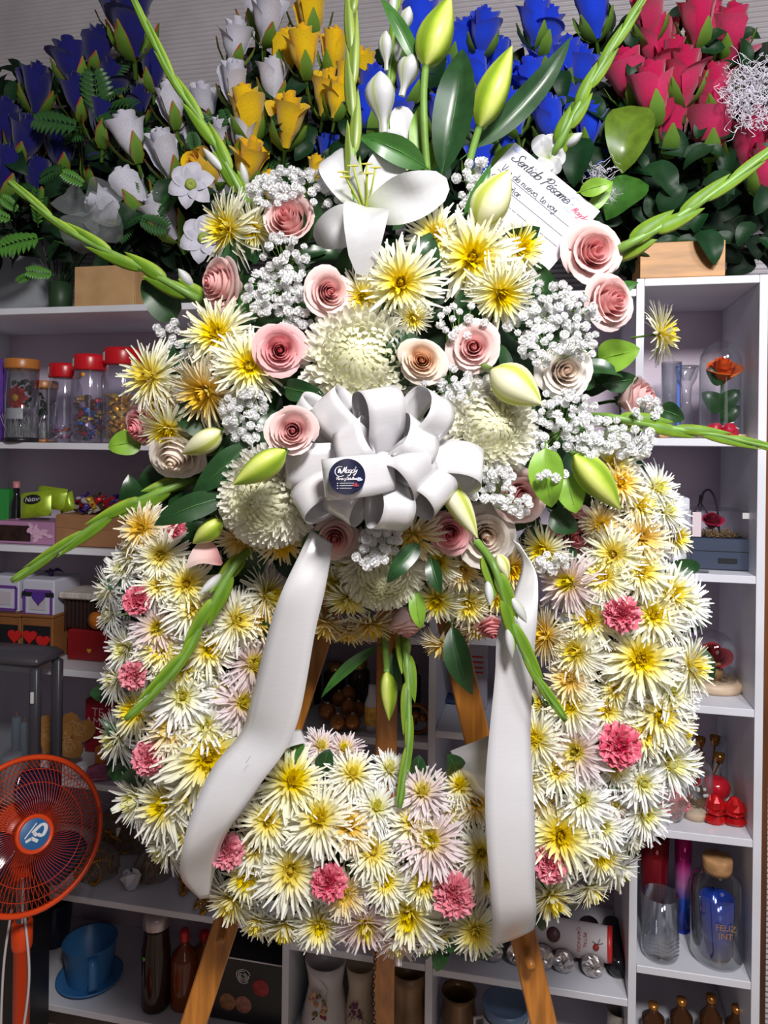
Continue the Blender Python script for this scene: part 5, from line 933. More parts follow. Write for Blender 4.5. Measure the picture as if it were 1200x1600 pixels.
p, d = at(158, 1218, .05, zD); t = thing('pink_plate', 'pink patterned plate with scalloped edge on the shelf', 'plate', p); rows = [[(f * .052 * (1 + .05 * math.cos(8 * a)) * math.cos(a), f * .052 * (1 + .05 * math.cos(8 * a)) * math.sin(a), z_) for a in np.linspace(0, 6.283, 33)[:-1]] for f, z_ in ((.01, .003), (.6, .003), (.85, .007), (1, .010), (.98, .007), (.6, .0), (.01, 0))]; b = MB(); b.grid(rows, None, 0, True); b.obj('plate', mat('pink_plate_m', (.55, .16, .32), .35, noise=(60, .5)), t)
p, d = at(128, 1200, .03, zD); t = thing('white_cup', 'small white cup with loops of white cord', 'cup', p); lth('cup', [(0, 0), (.012, 0), (.017, .032), (.015, .032), (.011, .004)], mat('white_china', (.62, .60, .64), .3), t); b = MB(); b.tube([(.016 * math.cos(a) * (1 + .2 * math.sin(3 * a)) - .012, .012 * math.sin(a) - .016, .003 + a * .0006) for a in np.linspace(0, 15, 40)], .0013, 5); b.obj('cord', mat('white_china', (.62, .60, .64), .3), t)
t, w, hh = box(148, 160, 1168, 1190, .09, zD, .02, 'orange_block', 'small orange block beside the pink plate', 'block', mat('orange_block_m', (.60, .22, .03), .5))
# --- beads shelf: cellophane bags of golden bead chains
zE = ZL[5]; CELLO = glass('cellophane', (.80, .76, .70), .12, .10, (.45, .40, .34)); BEAD = mat('gold_beads', (.52, .26, .03), .28, .8); _ico = MB(); _ico.lathe([(0, -1), (.7, -.7), (1, 0), (.7, .7), (0, 1)], 7); ICO = _ico
def beads(px, py, rx, rz, yw, n, label, bag=True, size=.0042):
    p = at(px, py, yw, zE)[0]; t = thing('bead_bag' if bag else 'bead_chain', label, 'beads', p, 'bags of golden bead chains' if bag else None); b = MB()
    for k_ in range(n):
        c = Vector((U(-.5, .5) * rx, U(-.03, .03), rz * U(.25, .6))); a0, tl_, sx = U(0, 6), U(-.6, .6), U(.45, .95)
        for i in range(30):
            a = i / 30 * 6.283; q = c + Vector((rx * .5 * sx * math.cos(a), .02 * math.sin(a + a0) + .01 * math.cos(2 * a), rz * .42 * math.sin(a) * sx + tl_ * .02 * math.cos(a))); q.z = max(q.z, size); b.add([q + Vector(v) * size for v in ICO.v], ICO.f)
    stuff(b.obj('beads', BEAD, t))
    if bag:
        b = MB(); r_ = random.Random(int(px)); rows = []
        for f, w_ in ((.0, .92), (.12, 1.06), (.4, 1.08), (.7, .9), (.9, .45), (1.0, .16), (1.15, .3)):
            rows.append([(rx * w_ * math.cos(a) * r_.uniform(.85, 1.12), .05 * w_ * math.sin(a) * r_.uniform(.8, 1.1), rz * f * r_.uniform(.96, 1.04) + .0005) for a in np.linspace(0, 6.283, 21)[:-1]])
        b.grid(rows, None, 0, True); b.obj('cellophane', CELLO, t, False)
beads(150, 1392, .060, .085, .10, 7, 'low cellophane bag of bead chains just right of the fan'); beads(175, 1340, .055, .12, .22, 7, 'taller cellophane bag of bead chains behind the low one'); beads(240, 1402, .05, .085, .13, 7, 'cellophane bag of gold beads left of the ring'); beads(215, 1350, .05, .12, .25, 6, 'dark bag of bead chains with an orange tag, at the back')
beads(290, 1410, .045, .05, .09, 6, 'loose golden bead chain under the white flowers', False); beads(330, 1418, .04, .04, .05, 6, 'golden bead chain at the front behind the left easel leg', False)
p = at(204, 1384, .06, zE)[0]; t = thing('white_tissue', 'crumpled white tissue between the bead bags', 'tissue', p); b = MB(); r_ = random.Random(4); b.grid([[(.024 * w_ * math.cos(a) * r_.uniform(.7, 1.2), .02 * w_ * math.sin(a) * r_.uniform(.7, 1.2), z_ * r_.uniform(.9, 1.1)) for a in np.linspace(0, 6.283, 13)[:-1]] for z_, w_ in ((.001, .6), (.015, .8), (.03, 1.1), (.044, .9), (.05, .2))], None, 0, True); b.obj('crumpled_paper', mat('tissue', (.62, .60, .66), .7), t, False)
# --- vessel shelf
zF = ZL[6]; TEAL = mat('blue_enamel', (.045, .19, .45), .35, noise=(8, .15))
p, d = at(140, 1550, .10, zF); t = thing('blue_planter', 'blue enamel cup-shaped planter on its saucer', 'planter', p); r = S(40, d); H = hgt(140, 1468, .10, p.z) * 1.0
lth('pot', [(0, .008), (r * .80, .008), (r * .84, .014), (r, H), (r * 1.03, H + .002), (r * .96, H), (r * .80, .02), (0, .02)], TEAL, t, 32); lth('saucer', [(0, .0), (r * .95, 0), (r * 1.22, .014), (r * 1.24, .018), (r * 1.16, .016), (0, .008)], TEAL, t, 32)
b = MB(); hx = r * .90; b.grid([[(hx * .98 + q * 1.0, yy, z_) for yy in (-.011, .011)] for q, z_ in ((0, H * .92), (r * .30, H * .90), (r * .38, H * .78), (r * .36, H * .35), (r * .25, H * .22), (-.002, H * .2))]); o = b.obj('handle', TEAL, t, True, Matrix.Rotation(-.9, 4, 'Z')); md = o.modifiers.new('thick', 'SOLIDIFY'); md.thickness = .004
p, d = at(84, 1515, .22, zF); t = thing('navy_pot', 'dark navy pot behind the blue planter', 'pot', p); lth('pot', [(0, 0), (.04, 0), (.052, .12), (.05, .125), (.038, .01)], mat('navy_glaze', (.02, .03, .07), .3), t)
def bottle(px, py, yw, z, wpx, ytop, label, m, capm, neck=.4, cat='bottle'):
    p, d = at(px, py, yw, z); r = S(wpx / 2, d); H = hgt(px, ytop, yw, p.z); t = thing('bottle', label, cat, p); lth('bottle_body', [(0, 0), (r * .95, 0), (r, .006), (r, H * .62), (r * .92, H * .68), (r * neck, H * .80), (r * neck, H * .9), (0, H * .9)], m, t); lth('cap', [(r * neck * 1.12, H * .86), (r * neck * 1.18, H * .97), (r * neck, H), (0, H)], capm, t); return t, r, H
t, r, H = bottle(243, 1582, .06, zF, 44, 1424, 'tall dark brown bottle with silvery cap and green sticker', mat('brown_glass', (.03, .012, .008), .12), mat('silver_cap', (.5, .42, .44), .3, .7), .85); b = MB(); b.lathe([(0, .001), (.0055, .001), (.0055, 0)], 12); b.obj('green_sticker', mat('green_dot', (.12, .6, .04), .5), t, True, T(-r * .45, -r * .9, H * .57) @ Matrix.Rotation(math.pi / 2, 4, 'X') @ Matrix.Rotation(-.4, 4, 'Y'))
bottle(287, 1588, .08, zF, 42, 1452, 'amber glass bottle with red cap beside the left easel leg', mat('amber_glass', (.16, .035, .01), .08), RED_LID, .3); bottle(318, 1585, .14, zF, 40, 1455, 'orange bottle half behind the left easel leg', mat('orange_glass', (.24, .06, .01), .1), RED_LID, .35)
t, w, hh = box(318, 449, 1500, 1592, .05, zF, .10, 'rose_box', 'black box printed with a white rose outline and red roses', 'box', BLACK)
b = MB()
for i in range(4): strokes(b, T(-.005, -.0515, hh * .74) @ Matrix.Rotation(math.pi / 2, 4, 'X'), [[(.018 * (1 - i * .24) * math.cos(a) * (1 + .1 * math.sin(3 * a + i)), .018 * (1 - i * .24) * math.sin(a)) for a in np.linspace(.3 + i, 5.6 + i, 12)]], .0016)
b.obj('white_rose_outline', LABEL, t)
for x, z_, c, nm in ((.042, .6, (.36, .02, .02), 'red'), (-.048, .3, (.30, .13, .05), 'tan'), (-.005, .3, (.36, .14, .10), 'coral')):
    b = MB(); b.lathe([(0, .001), (.02, .001), (.022, 0)], 20); c_ = b.obj('printed_rose', mat('print_' + nm, c, .5, noise=(70, .5)), t, True, T(x, -.0505, hh * z_) @ Matrix.Rotation(math.pi / 2, 4, 'X'))
b = MB(); b.box((0, -.051, hh - .001), (w, .002, .0025)); b.obj('white_edge', LABEL, t, False)
# --- centre column seen through the ring's opening
zc = Z2[4]; GOLD = mat('amber_ball', (.34, .13, .03), .18, .3, noise=(20, .4)); BR = mat('brown_jar', (.035, .016, .01), .12)
for i, (px, py, r_, yw) in enumerate([(512, 1112, 13, .06), (528, 1130, 13, .02), (545, 1106, 13, .08), (551, 1130, 13, .03), (530, 1092, 12, .13), (508, 1136, 11, .10), (560, 1112, 12, .12), (544, 1084, 12, .14)]):
    p = PY(px, py, yw); r = S(r_, depth(p)); lo = zc + E + r
    p.z = lo if i in (1, 3, 5) else max(p.z, lo); t = thing('amber_ball', ['left middle', 'bottom centre', 'right middle', 'bottom right', 'upper left', 'bottom left', 'rightmost', 'topmost'][i] + ' amber glass ball in the heap behind the opening of the ring', 'ornament', Matrix.Translation(p), 'amber glass balls on the middle shelf'); lth('ball', [(0, -r), (r * .5, -r * .87), (r * .87, -r * .5), (r, 0), (r * .87, r * .5), (r * .5, r * .87), (r * .2, r)], GOLD, t, 18); lth('cap', [(r * .22, r * .95), (r * .22, r * 1.15), (0, r * 1.15)], mat('silver_cap', (.5, .42, .44), .3, .7), t, 10)
for px, yt, w_, yw, lb in ((486, 1040, 30, .2, 'dark brown jar at the back left behind the amber balls'), (522, 1036, 34, .22, 'dark brown jar at the back behind the amber balls'), (560, 1032, 34, .22, 'dark brown jar at the back beside the rear easel leg'), (640, 1040, 34, .2, 'dark brown jar behind the golden basket')):
    p, d = at(px, 1140, yw, zc); r = S(w_ / 2, d); H = hgt(px, yt, yw, p.z); t = thing('brown_jar', lb, 'jar', p, 'dark jars on the middle shelf'); lth('jar_body', [(0, 0), (r, 0), (r, H * .75), (r * .7, H * .85), (0, H * .85)], BR, t); lth('lid', [(r * .74, H * .83), (r * .74, H), (0, H)], mat('brass_lid', (.4, .26, .08), .2, .9), t)
p, d = at(581, 1140, .04, zc); H = hgt(581, 1070, .04, p.z); t = thing('small_bottle', 'small white bottle with yellow label beside the rear easel leg', 'bottle', p); lth('bottle_body', [(0, 0), (.017, 0), (.018, H * .6), (.010, H * .8), (.009, H), (0, H)], mat('white_china', (.62, .60, .64), .3), t); lth('label_band', [(.0183, H * .15), (.0186, H * .55)], mat('yellow_label', (.70, .38, .04), .5, noise=(60, .5)), t)
p, d = at(652, 1152, .05, zc); t = thing('gold_basket', 'golden ring-shaped basket right of the rear easel leg', 'basket', p); b = MB(); H = .075
for k_ in range(3): b.tube([(.03 * math.cos(a), -.004 * k_, .036 + .034 * math.sin(a)) for a in np.linspace(0, 6.283, 24)], .004, 6)
b.obj('ring', mat('gold_wire', (.30, .12, .03), .3, .6), t)
for a in (.4, 2.0, 3.6): lth('ball', [(0, -.012), (.009, -.008), (.012, 0), (.009, .008), (0, .012)], GOLD, t, 12, T(.014 * math.cos(a), .01, .030 + .012 * math.sin(a)))
z3 = Z3[4]
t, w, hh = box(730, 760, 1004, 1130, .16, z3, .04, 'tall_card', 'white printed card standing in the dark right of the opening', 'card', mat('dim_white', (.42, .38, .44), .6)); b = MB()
for q in (.55, .62, .7, .78): b.box((0, -.021, hh * q), (w * .6, .001, .004))
b.obj('print_lines', mat('red_heart', (.5, .012, .012), .5), t, False)
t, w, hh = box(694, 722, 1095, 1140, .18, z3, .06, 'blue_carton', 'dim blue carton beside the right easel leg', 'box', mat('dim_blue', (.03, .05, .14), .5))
# --- lower centre column
zv = zf(540, 1640) if len(Z2) < 8 else Z2[7]
VW = mat('ivory_porcelain', (.58, .54, .54), .3)
def vase(px, ytop, wpx, yw, label, m, deco):
    p, d = at(px, 1640, yw, zv); r = S(wpx / 2, d); H = hgt(px, ytop, yw, p.z); t = thing('vase', label, 'vase', p)
    lth('vase_body', [(0, 0), (r * 1.05, 0), (r * 1.15, H * .1), (r * .95, H * .4), (r * .80, H * .62), (r * .86, H * .8), (r, H), (r * .93, H), (r * .7, H * .6), (r * .8, .01)], m, t, 28)
    def fr(x, z_): return T(x, -r * 1.0 * math.sqrt(max(.1, 1 - (x / r) ** 2)) * .98, z_) @ Matrix.Rotation(math.pi / 2, 4, 'X')
    if deco == 'flowers':
        for i in range(26):
            a, q = U(0, 6.28), math.sqrt(U(0, 1)); b = MB(); s_ = U(.004, .008); b.lathe([(0, .0015), (s_, .0008), (s_, 0)], 7); nm = ('maroon', 'orange', 'olive', 'peach')[i % 4]; b.obj('painted_flower', mat('paint_' + nm, {'maroon': (.22, .02, .04), 'orange': (.50, .20, .06), 'olive': (.14, .15, .04), 'peach': (.6, .35, .2)}[nm], .5), t, True, fr(-r * .15 + q * r * .42 * math.cos(a), H * .46 + q * r * .75 * math.sin(a)))
        b = MB(); b.tube([Vector((x, -r * .92 * math.sqrt(max(.05, 1 - (x / r) ** 2)), z_)) for x, z_ in ((-r * .5, H * .9), (0, H * .86), (r * .35, H * .7), (r * .25, H * .4), (r * .4, H * .15))], .0016, 5); b.obj('relief_line', m, t)
    if deco == 'bicycle':
        b = MB(); M = fr(0, H * .26)
        for x in (-.016, .016): strokes(b, M @ T(x, 0, .001), [[(.012 * math.cos(a), .012 * math.sin(a)) for a in np.linspace(0, 6.283, 16)]], .0012)
        strokes(b, M @ T(0, 0, .001), [[(-.016, 0), (-.006, .018), (.012, .018), (.016, 0)], [(-.006, .018), (0, 0), (.012, .018)], [(.012, .018), (.013, .026), (.018, .026)]], .0012); b.obj('painted_bicycle', mat('paint_purple', (.09, .03, .07), .6), t)
        for i in range(16): b = MB(); s_ = .004; b.lathe([(0, .0015), (s_, .0008), (s_, 0)], 7); b.obj('painted_flower', mat('paint_plum', (.16, .03, .10), .6), t, True, fr(U(-.018, .010), H * .42 + U(-.02, .02)))
    if deco == 'brooch':
        for i in range(9): a = i * .698; b = MB(); blade(b, .022, .014, .1, 0, .2, 'oval', .1, .1, 6, 5, fr(-r * .1, H * .28) @ T(0, 0, .004) @ Matrix.Rotation(a, 4, 'Z')); b.obj('brooch_petal', mat('bronze_fabric', (.36, .20, .09), .4, .3), t)
        lth('brooch_pearl', [(0, .012), (.005, .010), (.007, .004), (.006, 0)], mat('pearl', (.7, .66, .62), .2), t, 12, fr(-r * .1, H * .28))
vase(508, 1496, 66, .06, 'white porcelain vase painted with a bouquet', VW, 'flowers'); vase(562, 1506, 46, .07, 'cream vase painted with a purple bicycle', mat('cream_porcelain', (.50, .40, .30), .35), 'bicycle'); vase(638, 1512, 58, .05, 'brown satin vase with a pearl brooch flower', mat('brown_satin', (.30, .17, .08), .35, noise=(14, .4)), 'brooch')
t, w, hh = box(500, 630, 1462, 1482, .03, Z2[6], .12, 'coral_box', 'flat coral box under the flower ring', 'box', mat('coral_card', (.45, .14, .10), .5))
# --- foil-ended rolls and cannon tube
zr = Z3[6]; FOILM = mat('silver_foil', (.62, .58, .58), .22, .85, noise=(50, .4), bump=.6); WRAP = mat('dark_wrap', (.10, .05, .05), .35, noise=(40, .5))
for i, (px, py, r_) in enumerate([(706, 1480, 13), (734, 1502, 17), (768, 1506, 18), (808, 1512, 18), (848, 1522, 18), (880, 1525, 17), (926, 1530, 18)]):
    y0 = .05 + (i == 0) * .05; r = S(r_, 1.7); pos = on(px, py, y0, zr + E + r); t = thing('foil_roll', ['foil-ended roll by the hanging dark leaf, leftmost', 'foil-ended roll under the largest carnation', 'shiny foil-ended roll under the right ribbon', 'foil-ended roll with a blue spot left of the right leg', 'foil-ended roll right of the right easel leg', 'dull foil-ended roll second right of the easel leg', 'big foil-ended roll under the white tube'][i], 'roll', Matrix.Translation(pos) @ Matrix.Rotation(math.pi / 2, 4, 'X'), 'foil-ended rolls on the lower shelf')
    b = MB(); rr_ = random.Random(i); b.grid([[(r * f * math.cos(a) * rr_.uniform(.95, 1.05), r * f * math.sin(a) * rr_.uniform(.95, 1.05), z_ + rr_.uniform(-.003, .003) * (f < .95)) for a in np.linspace(0, 6.283, 17)[:-1]] for f, z_ in ((.05, .004), (.4, .005), (.75, .004), (.97, .0), (1, -.012))], None, 0, True); b.obj('foil_end', FOILM, t, False)
    lth('wrapped_tube', [(r * .97, -.012), (r * .97, -.15), (0, -.15)], WRAP, t, 16)
    if i == 3: b = MB(); b.lathe([(0, .001), (.006, .001), (.006, 0)], 10); b.obj('blue_spot', mat('blue_spot', (.03, .18, .42), .5), t, True, T(-.003, 0, .009))
pos = on(966, 1535, .06, zr + E + .024); t = thing('black_roll', 'black round-ended roll at the right end of the lower shelf', 'roll', Matrix.Translation(pos) @ Matrix.Rotation(math.pi / 2, 4, 'X')); lth('end_cap', [(0, .008), (.015, .006), (.022, 0), (.024, -.01)], mat('black_gloss', (.008, .008, .01), .15), t); lth('tube', [(.0235, -.008), (.0235, -.16), (0, -.16)], BLACK, t)
a0, a1 = PY(838, 1455, .11), PY(957, 1477, .09); ax = a1 - a0; t = thing('confetti_tube', 'white tube with red end lying on the foil-ended rolls', 'tube', Matrix.Translation(a0) @ ax.to_track_quat('Z', 'Y').to_matrix().to_4x4()); L = ax.length; rC = S(25, 1.75)
lth('tube_body', [(0, 0), (rC, 0), (rC, L * .95)], mat('white_tube', (.58, .52, .54), .45), t, 28); lth('red_end', [(rC * 1.01, L * .94), (rC * 1.03, L * .95), (rC * 1.03, L), (0, L)], mat('red_end_m', (.50, .02, .02), .4), t, 28)
def onT(z_, off=0.0):                                 # frame on the tube's camera side, text running round the axis
    inv = t.matrix_world.to_3x3().normalized().inverted(); v = inv @ (CAM - a0).normalized(); v.z = 0; v.normalize(); u = Vector((0, 0, 1)); s_ = u.cross(v); M = Matrix((s_, u, v)).transposed().to_4x4(); M.translation = v * (rC * 1.02) + u * z_ + s_ * off; return M
bpy.context.view_layer.update()
RP = mat('print_red', (.40, .03, .04), .5); cyl = Matrix.Identity(4)
for s_, z_ in (('PETAL', L * .66), ('CANNON', L * .58)): printed('lettering', s_, t, onT(z_) , .011, RP)
b = MB(); M_ = onT(L * .82); strokes(b, M_, [[(.0, .012), (.004, .0), (.0, -.012)], [(.004, 0), (-.008, .006), (.0, .002)]], .0015); b.obj('printed_stem', mat('print_dark', (.02, .03, .02), .5), t)
b = MB(); b.lathe([(0, .001), (.007, .001), (.007, 0)], 10); b.obj('printed_rose', RP, t, True, onT(L * .80, .010)); b = MB(); b.lathe([(0, .001), (.016, .0008), (.016, 0)], 14); b.obj('printed_photo', mat('print_photo', (.07, .02, .025), .5, noise=(60, .6)), t, True, onT(L * .25))
# --- below the rolls
zg = .012
for px, w_, yt, lb, m in ((716, 56, 1548, 'brown gold vase at the bottom under the rolls', mat('bronze_glaze', (.16, .08, .03), .25, .4)), (968, 44, 1575, 'pale glazed pot at the bottom right under the rolls', mat('pale_glaze', (.32, .28, .25), .4, noise=(30, .3)))):
    p, d = at(px, 1640, .10, Z3b if False else zf(830, 1690)); r = S(w_ / 2, d); H = hgt(px, yt, .10, p.z); t = thing('pot', lb, 'pot', p); lth('pot_body', [(0, 0), (r * .7, 0), (r, H * .45), (r * .85, H * .85), (r, H), (r * .9, H), (r * .75, H * .8), (r * .9, H * .45), (r * .6, .01)], m, t)
p, d = at(790, 1640, .08, zf(830, 1690)); t = thing('mug', 'white mug at the bottom left of the right easel leg', 'mug', p); H = hgt(790, 1585, .08, p.z); r = S(36, d); lth('mug_body', [(0, 0), (r * .9, 0), (r, .01), (r, H), (r * .93, H), (r * .9, .01)], VW, t); b = MB(); b.tube([(-r * .95, 0, H * .85), (-r * 1.35, 0, H * .75), (-r * 1.35, 0, H * .35), (-r * .95, 0, H * .2)], .005, 7); b.obj('handle', VW, t)
lth('blue_bowl_stacked', [(r * .9, H), (r * 1.0, H * 1.0 + .012), (r * 1.02, H + .03), (r * .94, H + .03), (r * .8, H + .006), (0, H + .004)], mat('slate_blue', (.12, .18, .28), .35), t)
b = MB(); s3 = zf(830, 1690); b.box(((XB + XC) / 2, DEP / 2, s3 - .009), (XC - XB - 2 * h - .002, DEP - .02, .016)); tag(b.obj('loose_shelf_board', WHITE_BOARD, None, False), 'white board low behind the right easel leg', 'board')

# ------------------------------------------------------------------ right-hand column
def dome(px, py, wpx, ytop, yw, z, label, basem, baseh=.012, basew=1.06):
    p, d = at(px, py, yw, z); r = S(wpx / 2, d); H = hgt(px, ytop, yw, p.z); t = thing('glass_dome', label, 'dome', p); lth('base', [(0, 0), (r * basew, 0), (r * (basew + .02), baseh * .5), (r * basew, baseh), (0, baseh)], basem, t, 32)
    prof = [(r, baseh), (r, H - r)] + [(r * math.cos(a), H - r + r * math.sin(a)) for a in np.linspace(.2, 1.55, 8)]
    lth('dome_glass', prof, CLEAR, t, 32); return t, p, r, H, baseh
def rose_in(t, x, y, z, r, m, tilt=(0, .5), shape='open'):
    me = (rose_mesh(77, 14, .8, .9, -.8, .3)); me.materials.clear(); me.materials.append(m); o = inst('rose_head', me, t, T(x, y, z) @ Matrix.Rotation(.5, 4, 'X') @ Matrix.Scale(r, 4)); return o
OR = mat('orange_rose', [(0, (.55, .04, .005)), (.5, (.75, .10, .008)), (1, (.85, .17, .01))], .6); RR = mat('dark_red_rose', [(0, (.14, .002, .006)), (.6, (.26, .006, .012)), (1, (.34, .01, .02))], .6); MOSS = mat('dry_moss', (.30, .17, .06), .9, noise=(50, .4)); PALEW = mat('pale_wood', (.62, .46, .32), .5, noise=(10, .2, (1, 1, 6)))
def moss(t, r, z, n=120, c=(0, 0)):
    b = MB()
    for i in range(n):
        a, q = U(0, 6.28), r * math.sqrt(U(0, 1)); p = Vector((c[0] + q * math.cos(a), c[1] + q * math.sin(a), z)); pts = [p]
        for _ in range(3): pts.append(pts[-1] + Vector((U(-1, 1), U(-1, 1), U(-.1, .9))) * .009)
        b.tube(pts, .0006, 3)
    stuff(b.obj('moss', MOSS, t))
z0 = ZR[1]
t, p, r, H, bh = dome(1127, 685, 66, 533, .10, z0, 'glass dome over an orange red rose with a gingham ribbon', PALEW, .010)
for pts, w_ in ((((0, 0, .02), (0, 0, H * .62)), .003),):
    b = MB(); b.tube(cat_spline(pts, 3), w_, 7); b.obj('stem', G_DARK, t)
rose_in(t, .0, -.002, H * .74, r * 1.1, OR)
for sx, z_, L in ((-1, .28, .075), (1, .34, .06), (-1, .56, .06), (1, .18, .06)): M, L_ = frame((0, -.004, H * z_), (sx * L * .6, -.012, H * z_ + L * .6), (0, -1, .2)); b = MB(); blade(b, L_, L * .62, .06, 0, .15, 'oval', .05, .1, 9, 5, M); b.obj('leaf', G_DARK, t)
moss(t, r * .6, bh)
p2, d2 = at(1127, 688, .04, z0); t = thing('gingham_bow', 'red bow with white checked trim at the foot of the orange rose dome', 'bow', p2)
for a, L in ((.5, .034), (2.65, .034), (-.1, .036), (3.2, .03)):
    M, L_ = frame((0, 0, .012), (L * math.cos(a), -.008, .014 + L * math.sin(a) * .8), (0, -1, .3)); b = MB(); blade(b, L_, .022, .35, 0, .2, 'tepal', .05, .1, 9, 5, M); b.obj('ribbon_loop', mat('red_ribbon', (.36, .008, .03), .4), t)
    b = MB(); b.tube([M @ Vector((L_ * s, .010, .3 * 4 * s * (1 - s) * L_)) for s in (.1, .4, .7, .95)], .0016, 5); b.obj('checked_trim', mat('white_trim', (.7, .66, .66), .6), t)
p, d = at(1072, 687, .17, z0); H = hgt(1072, 572, .17, p.z); t = thing('candlestick', 'clear glass candlestick left of the orange rose dome', 'candlestick', p); lth('glass_body', [(0, 0), (.026, 0), (.028, .01), (.012, H * .25), (.018, H * .38), (.010, H * .5), (.012, H * .72), (.022, H * .82), (.027, H * .95), (.027, H), (.02, H * .96), (.008, H * .8)], CLEAR, t)
p, d = at(1048, 687, .20, z0); H = hgt(1048, 566, .20, p.z); t = thing('glass_tube', 'glass cylinder with a blue strip beside the candlestick', 'glass', p); lth('glass_wall', [(.024, 0), (.024, H), (.023, H), (.023, .004), (0, .004)], CLEAR, t); b = MB(); b.box((.012, -.0245, H * .5), (.006, .001, H * .9)); b.obj('blue_strip', mat('blue_strip', (.01, .10, .50), .4), t, False)
t, w, hh = box(1030, 1047, 668, 688, .04, z0, .04, 'kraft_block', 'small kraft box under the level gladiolus', 'box', WK)
z1 = ZR[2]; NAVY = mat('slate_navy_card', (.028, .040, .075), .5)
t, w, hh = box(1078, 1178, 843, 897, .06, z1, .15, 'navy_box', 'slate navy gift box with a slot handle and clear lid section', 'box', NAVY); b = MB(); rbox(b, (.012, -.0755, hh * .30), (w * .30, .003, hh * .16), .001); b.obj('slot_handle', BLACK, t, False); b = MB(); b.box((0, -.0753, hh * .60), (w, .001, .0015)); b.obj('seam', BLACK, t, False)
hc = hgt(1130, 800, .06, z1) - hh; b = MB(); rbox(b, (0, 0, hh + hc / 2), (w * .98, .146, hc), .001); b.obj('clear_top', CLEAR, t, False)
o = rose_in(t, -.01, -.02, hh + hc * .66, .033, mat('crimson_rose', [(0, (.2, .004, .02)), (1, (.46, .01, .06))], .6)); moss(t, .05, hh + .002, 120, (-.005, -.02)); b = MB(); rbox(b, (w * .4, -.074, hh + hc * .86), (w * .17, .001, hc * .22), .0004); b.obj('white_tag', LABEL, t, False); b = MB(); rbox(b, (-w * .40, -.0745, hh + hc * .5), (w * .14, .001, hc * .9), .0004); b.obj('pink_card', mat('pale_card', (.62, .50, .54), .6), t, False)
t, w, hh = box(1052, 1076, 852, 894, .10, z1, .10, 'white_carton', 'lower white carton left of the navy box', 'box', WHITE_BOARD); t, w2, hh2 = box(1056, 1077, 812, 851, .12, z1, .08, 'white_carton', 'upper white carton left of the navy box', 'box', WHITE_BOARD); t.location.z = z1 + hh + E * 2
p, d = at(1102, 897, .24, z1); t = thing('wire_hanger', 'black corded wire hanger standing behind the navy box', 'hanger', p); H = hgt(1098, 766, .24, p.z); BC = mat('black_cord', (.012, .012, .02), .5)
b = MB(); b.tube(cat_spline([(-.012, 0, H * .83), (-.006, 0, H * .97), (.008, 0, H), (.022, 0, H * .85), (.030, 0, H * .5), (.032, 0, .0)], 5), .0028, 6); b.obj('cord', BC, t); b = MB(); b.tube([(-.014, 0, H * .82), (-.065, 0, H * .30), (-.075, 0, .0)], .002, 6); b.obj('strut', mat('dark_steel', (.05, .05, .055), .35, .8), t); b = MB(); b.tube([(-.014, 0, H * .82), (.028, 0, H * .45)], .0016, 6); b.obj('strut', mat('dark_steel', (.05, .05, .055), .35, .8), t); b = MB(); b.tube([(-.014, 0, H * .80), (-.012, 0, H * .93)], .0042, 8); b.obj('ferrule', BLACK, t)
p, d = at(1085, 895, .02, z1); t = thing('blue_keyring', 'small metal ruler with a blue tag at the front of the shelf', 'tag', p); b = MB(); rbox(b, (0, 0, .002), (.06, .012, .002), .0005); b.obj('metal_strip', mat('pin_steel', (.35, .35, .38), .3, .9), t, False); b = MB(); rbox(b, (-.025, -.004, .005), (.018, .012, .005), .001); b.obj('blue_tag', mat('cyan_tag', (.01, .25, .7), .4), t, False)
z2 = ZR[3]
t, p, r, H, bh = dome(1113, 1092, 68, 984, .14, z2, 'glass dome over a dark red rose on a pale wooden disc', PALEW, .02, 1.28); rose_in(t, -.002, -.004, H * .60, r * 1.05, RR); moss(t, r * .7, bh, 160); b = MB(); b.lathe([(.0, .0), (.02, .0), (.024, .02), (.016, .04), (0, .045)], 14); b.obj('dry_mound', MOSS, t, True, T(0, 0, bh))
z3_ = ZR[4]; BRASS = mat('amber_brass', (.36, .17, .04), .12, .85)
p, d = at(1110, 1268, .22, z3_); t = thing('candle_holder', 'brass candle holder with four small cups', 'candle holder', p); lth('foot', [(0, 0), (.03, 0), (.028, .006), (.005, .012), (0, .012)], BRASS, t)
for px, py, yw in ((1094, 1166, .24), (1117, 1164, .24), (1092, 1190, .19), (1124, 1192, .19)):
    q = PY(px, py, yw) - p; b = MB(); b.lathe([(0, 0), (.008, 0), (.012, .012), (.013, .022), (.011, .022), (.009, .004)], 16); b.obj('cup', BRASS, t, True, T(*q)); b = MB(); b.tube([(0, 0, .01), Vector((q.x * .3, q.y * .3, q.z * .5)), q], .0022, 6); b.obj('branch', BRASS, t)
t, p, r, H, bh = dome(1138, 1262, 50, 1150, .26, z3_, 'tall glass dome at the back beside the candle holder', PALEW, .01); moss(t, r * .6, bh, 60)
RG = mat('red_glass_foil', (.52, .008, .010), .15, .3, noise=(60, .4))
p, d = at(1119, 1250, .15, z3_); t = thing('red_heart_ball', 'red heart ball in front of the brass candle holder', 'ornament', p); rb_ = S(21, d); lth('ball', [(0, 0), (rb_ * .4, rb_ * .1), (rb_ * .9, rb_ * .9), (rb_, rb_ * 1.4), (rb_ * .8, rb_ * 1.9), (rb_ * .3, rb_ * 2.05), (0, rb_ * 1.95)], mat('red_glass', (.42, .01, .02), .12), t); lth('stand', [(0, 0), (rb_ * .6, 0), (rb_ * .5, rb_ * .15), (rb_ * .3, rb_ * .2)], BRASS, t)
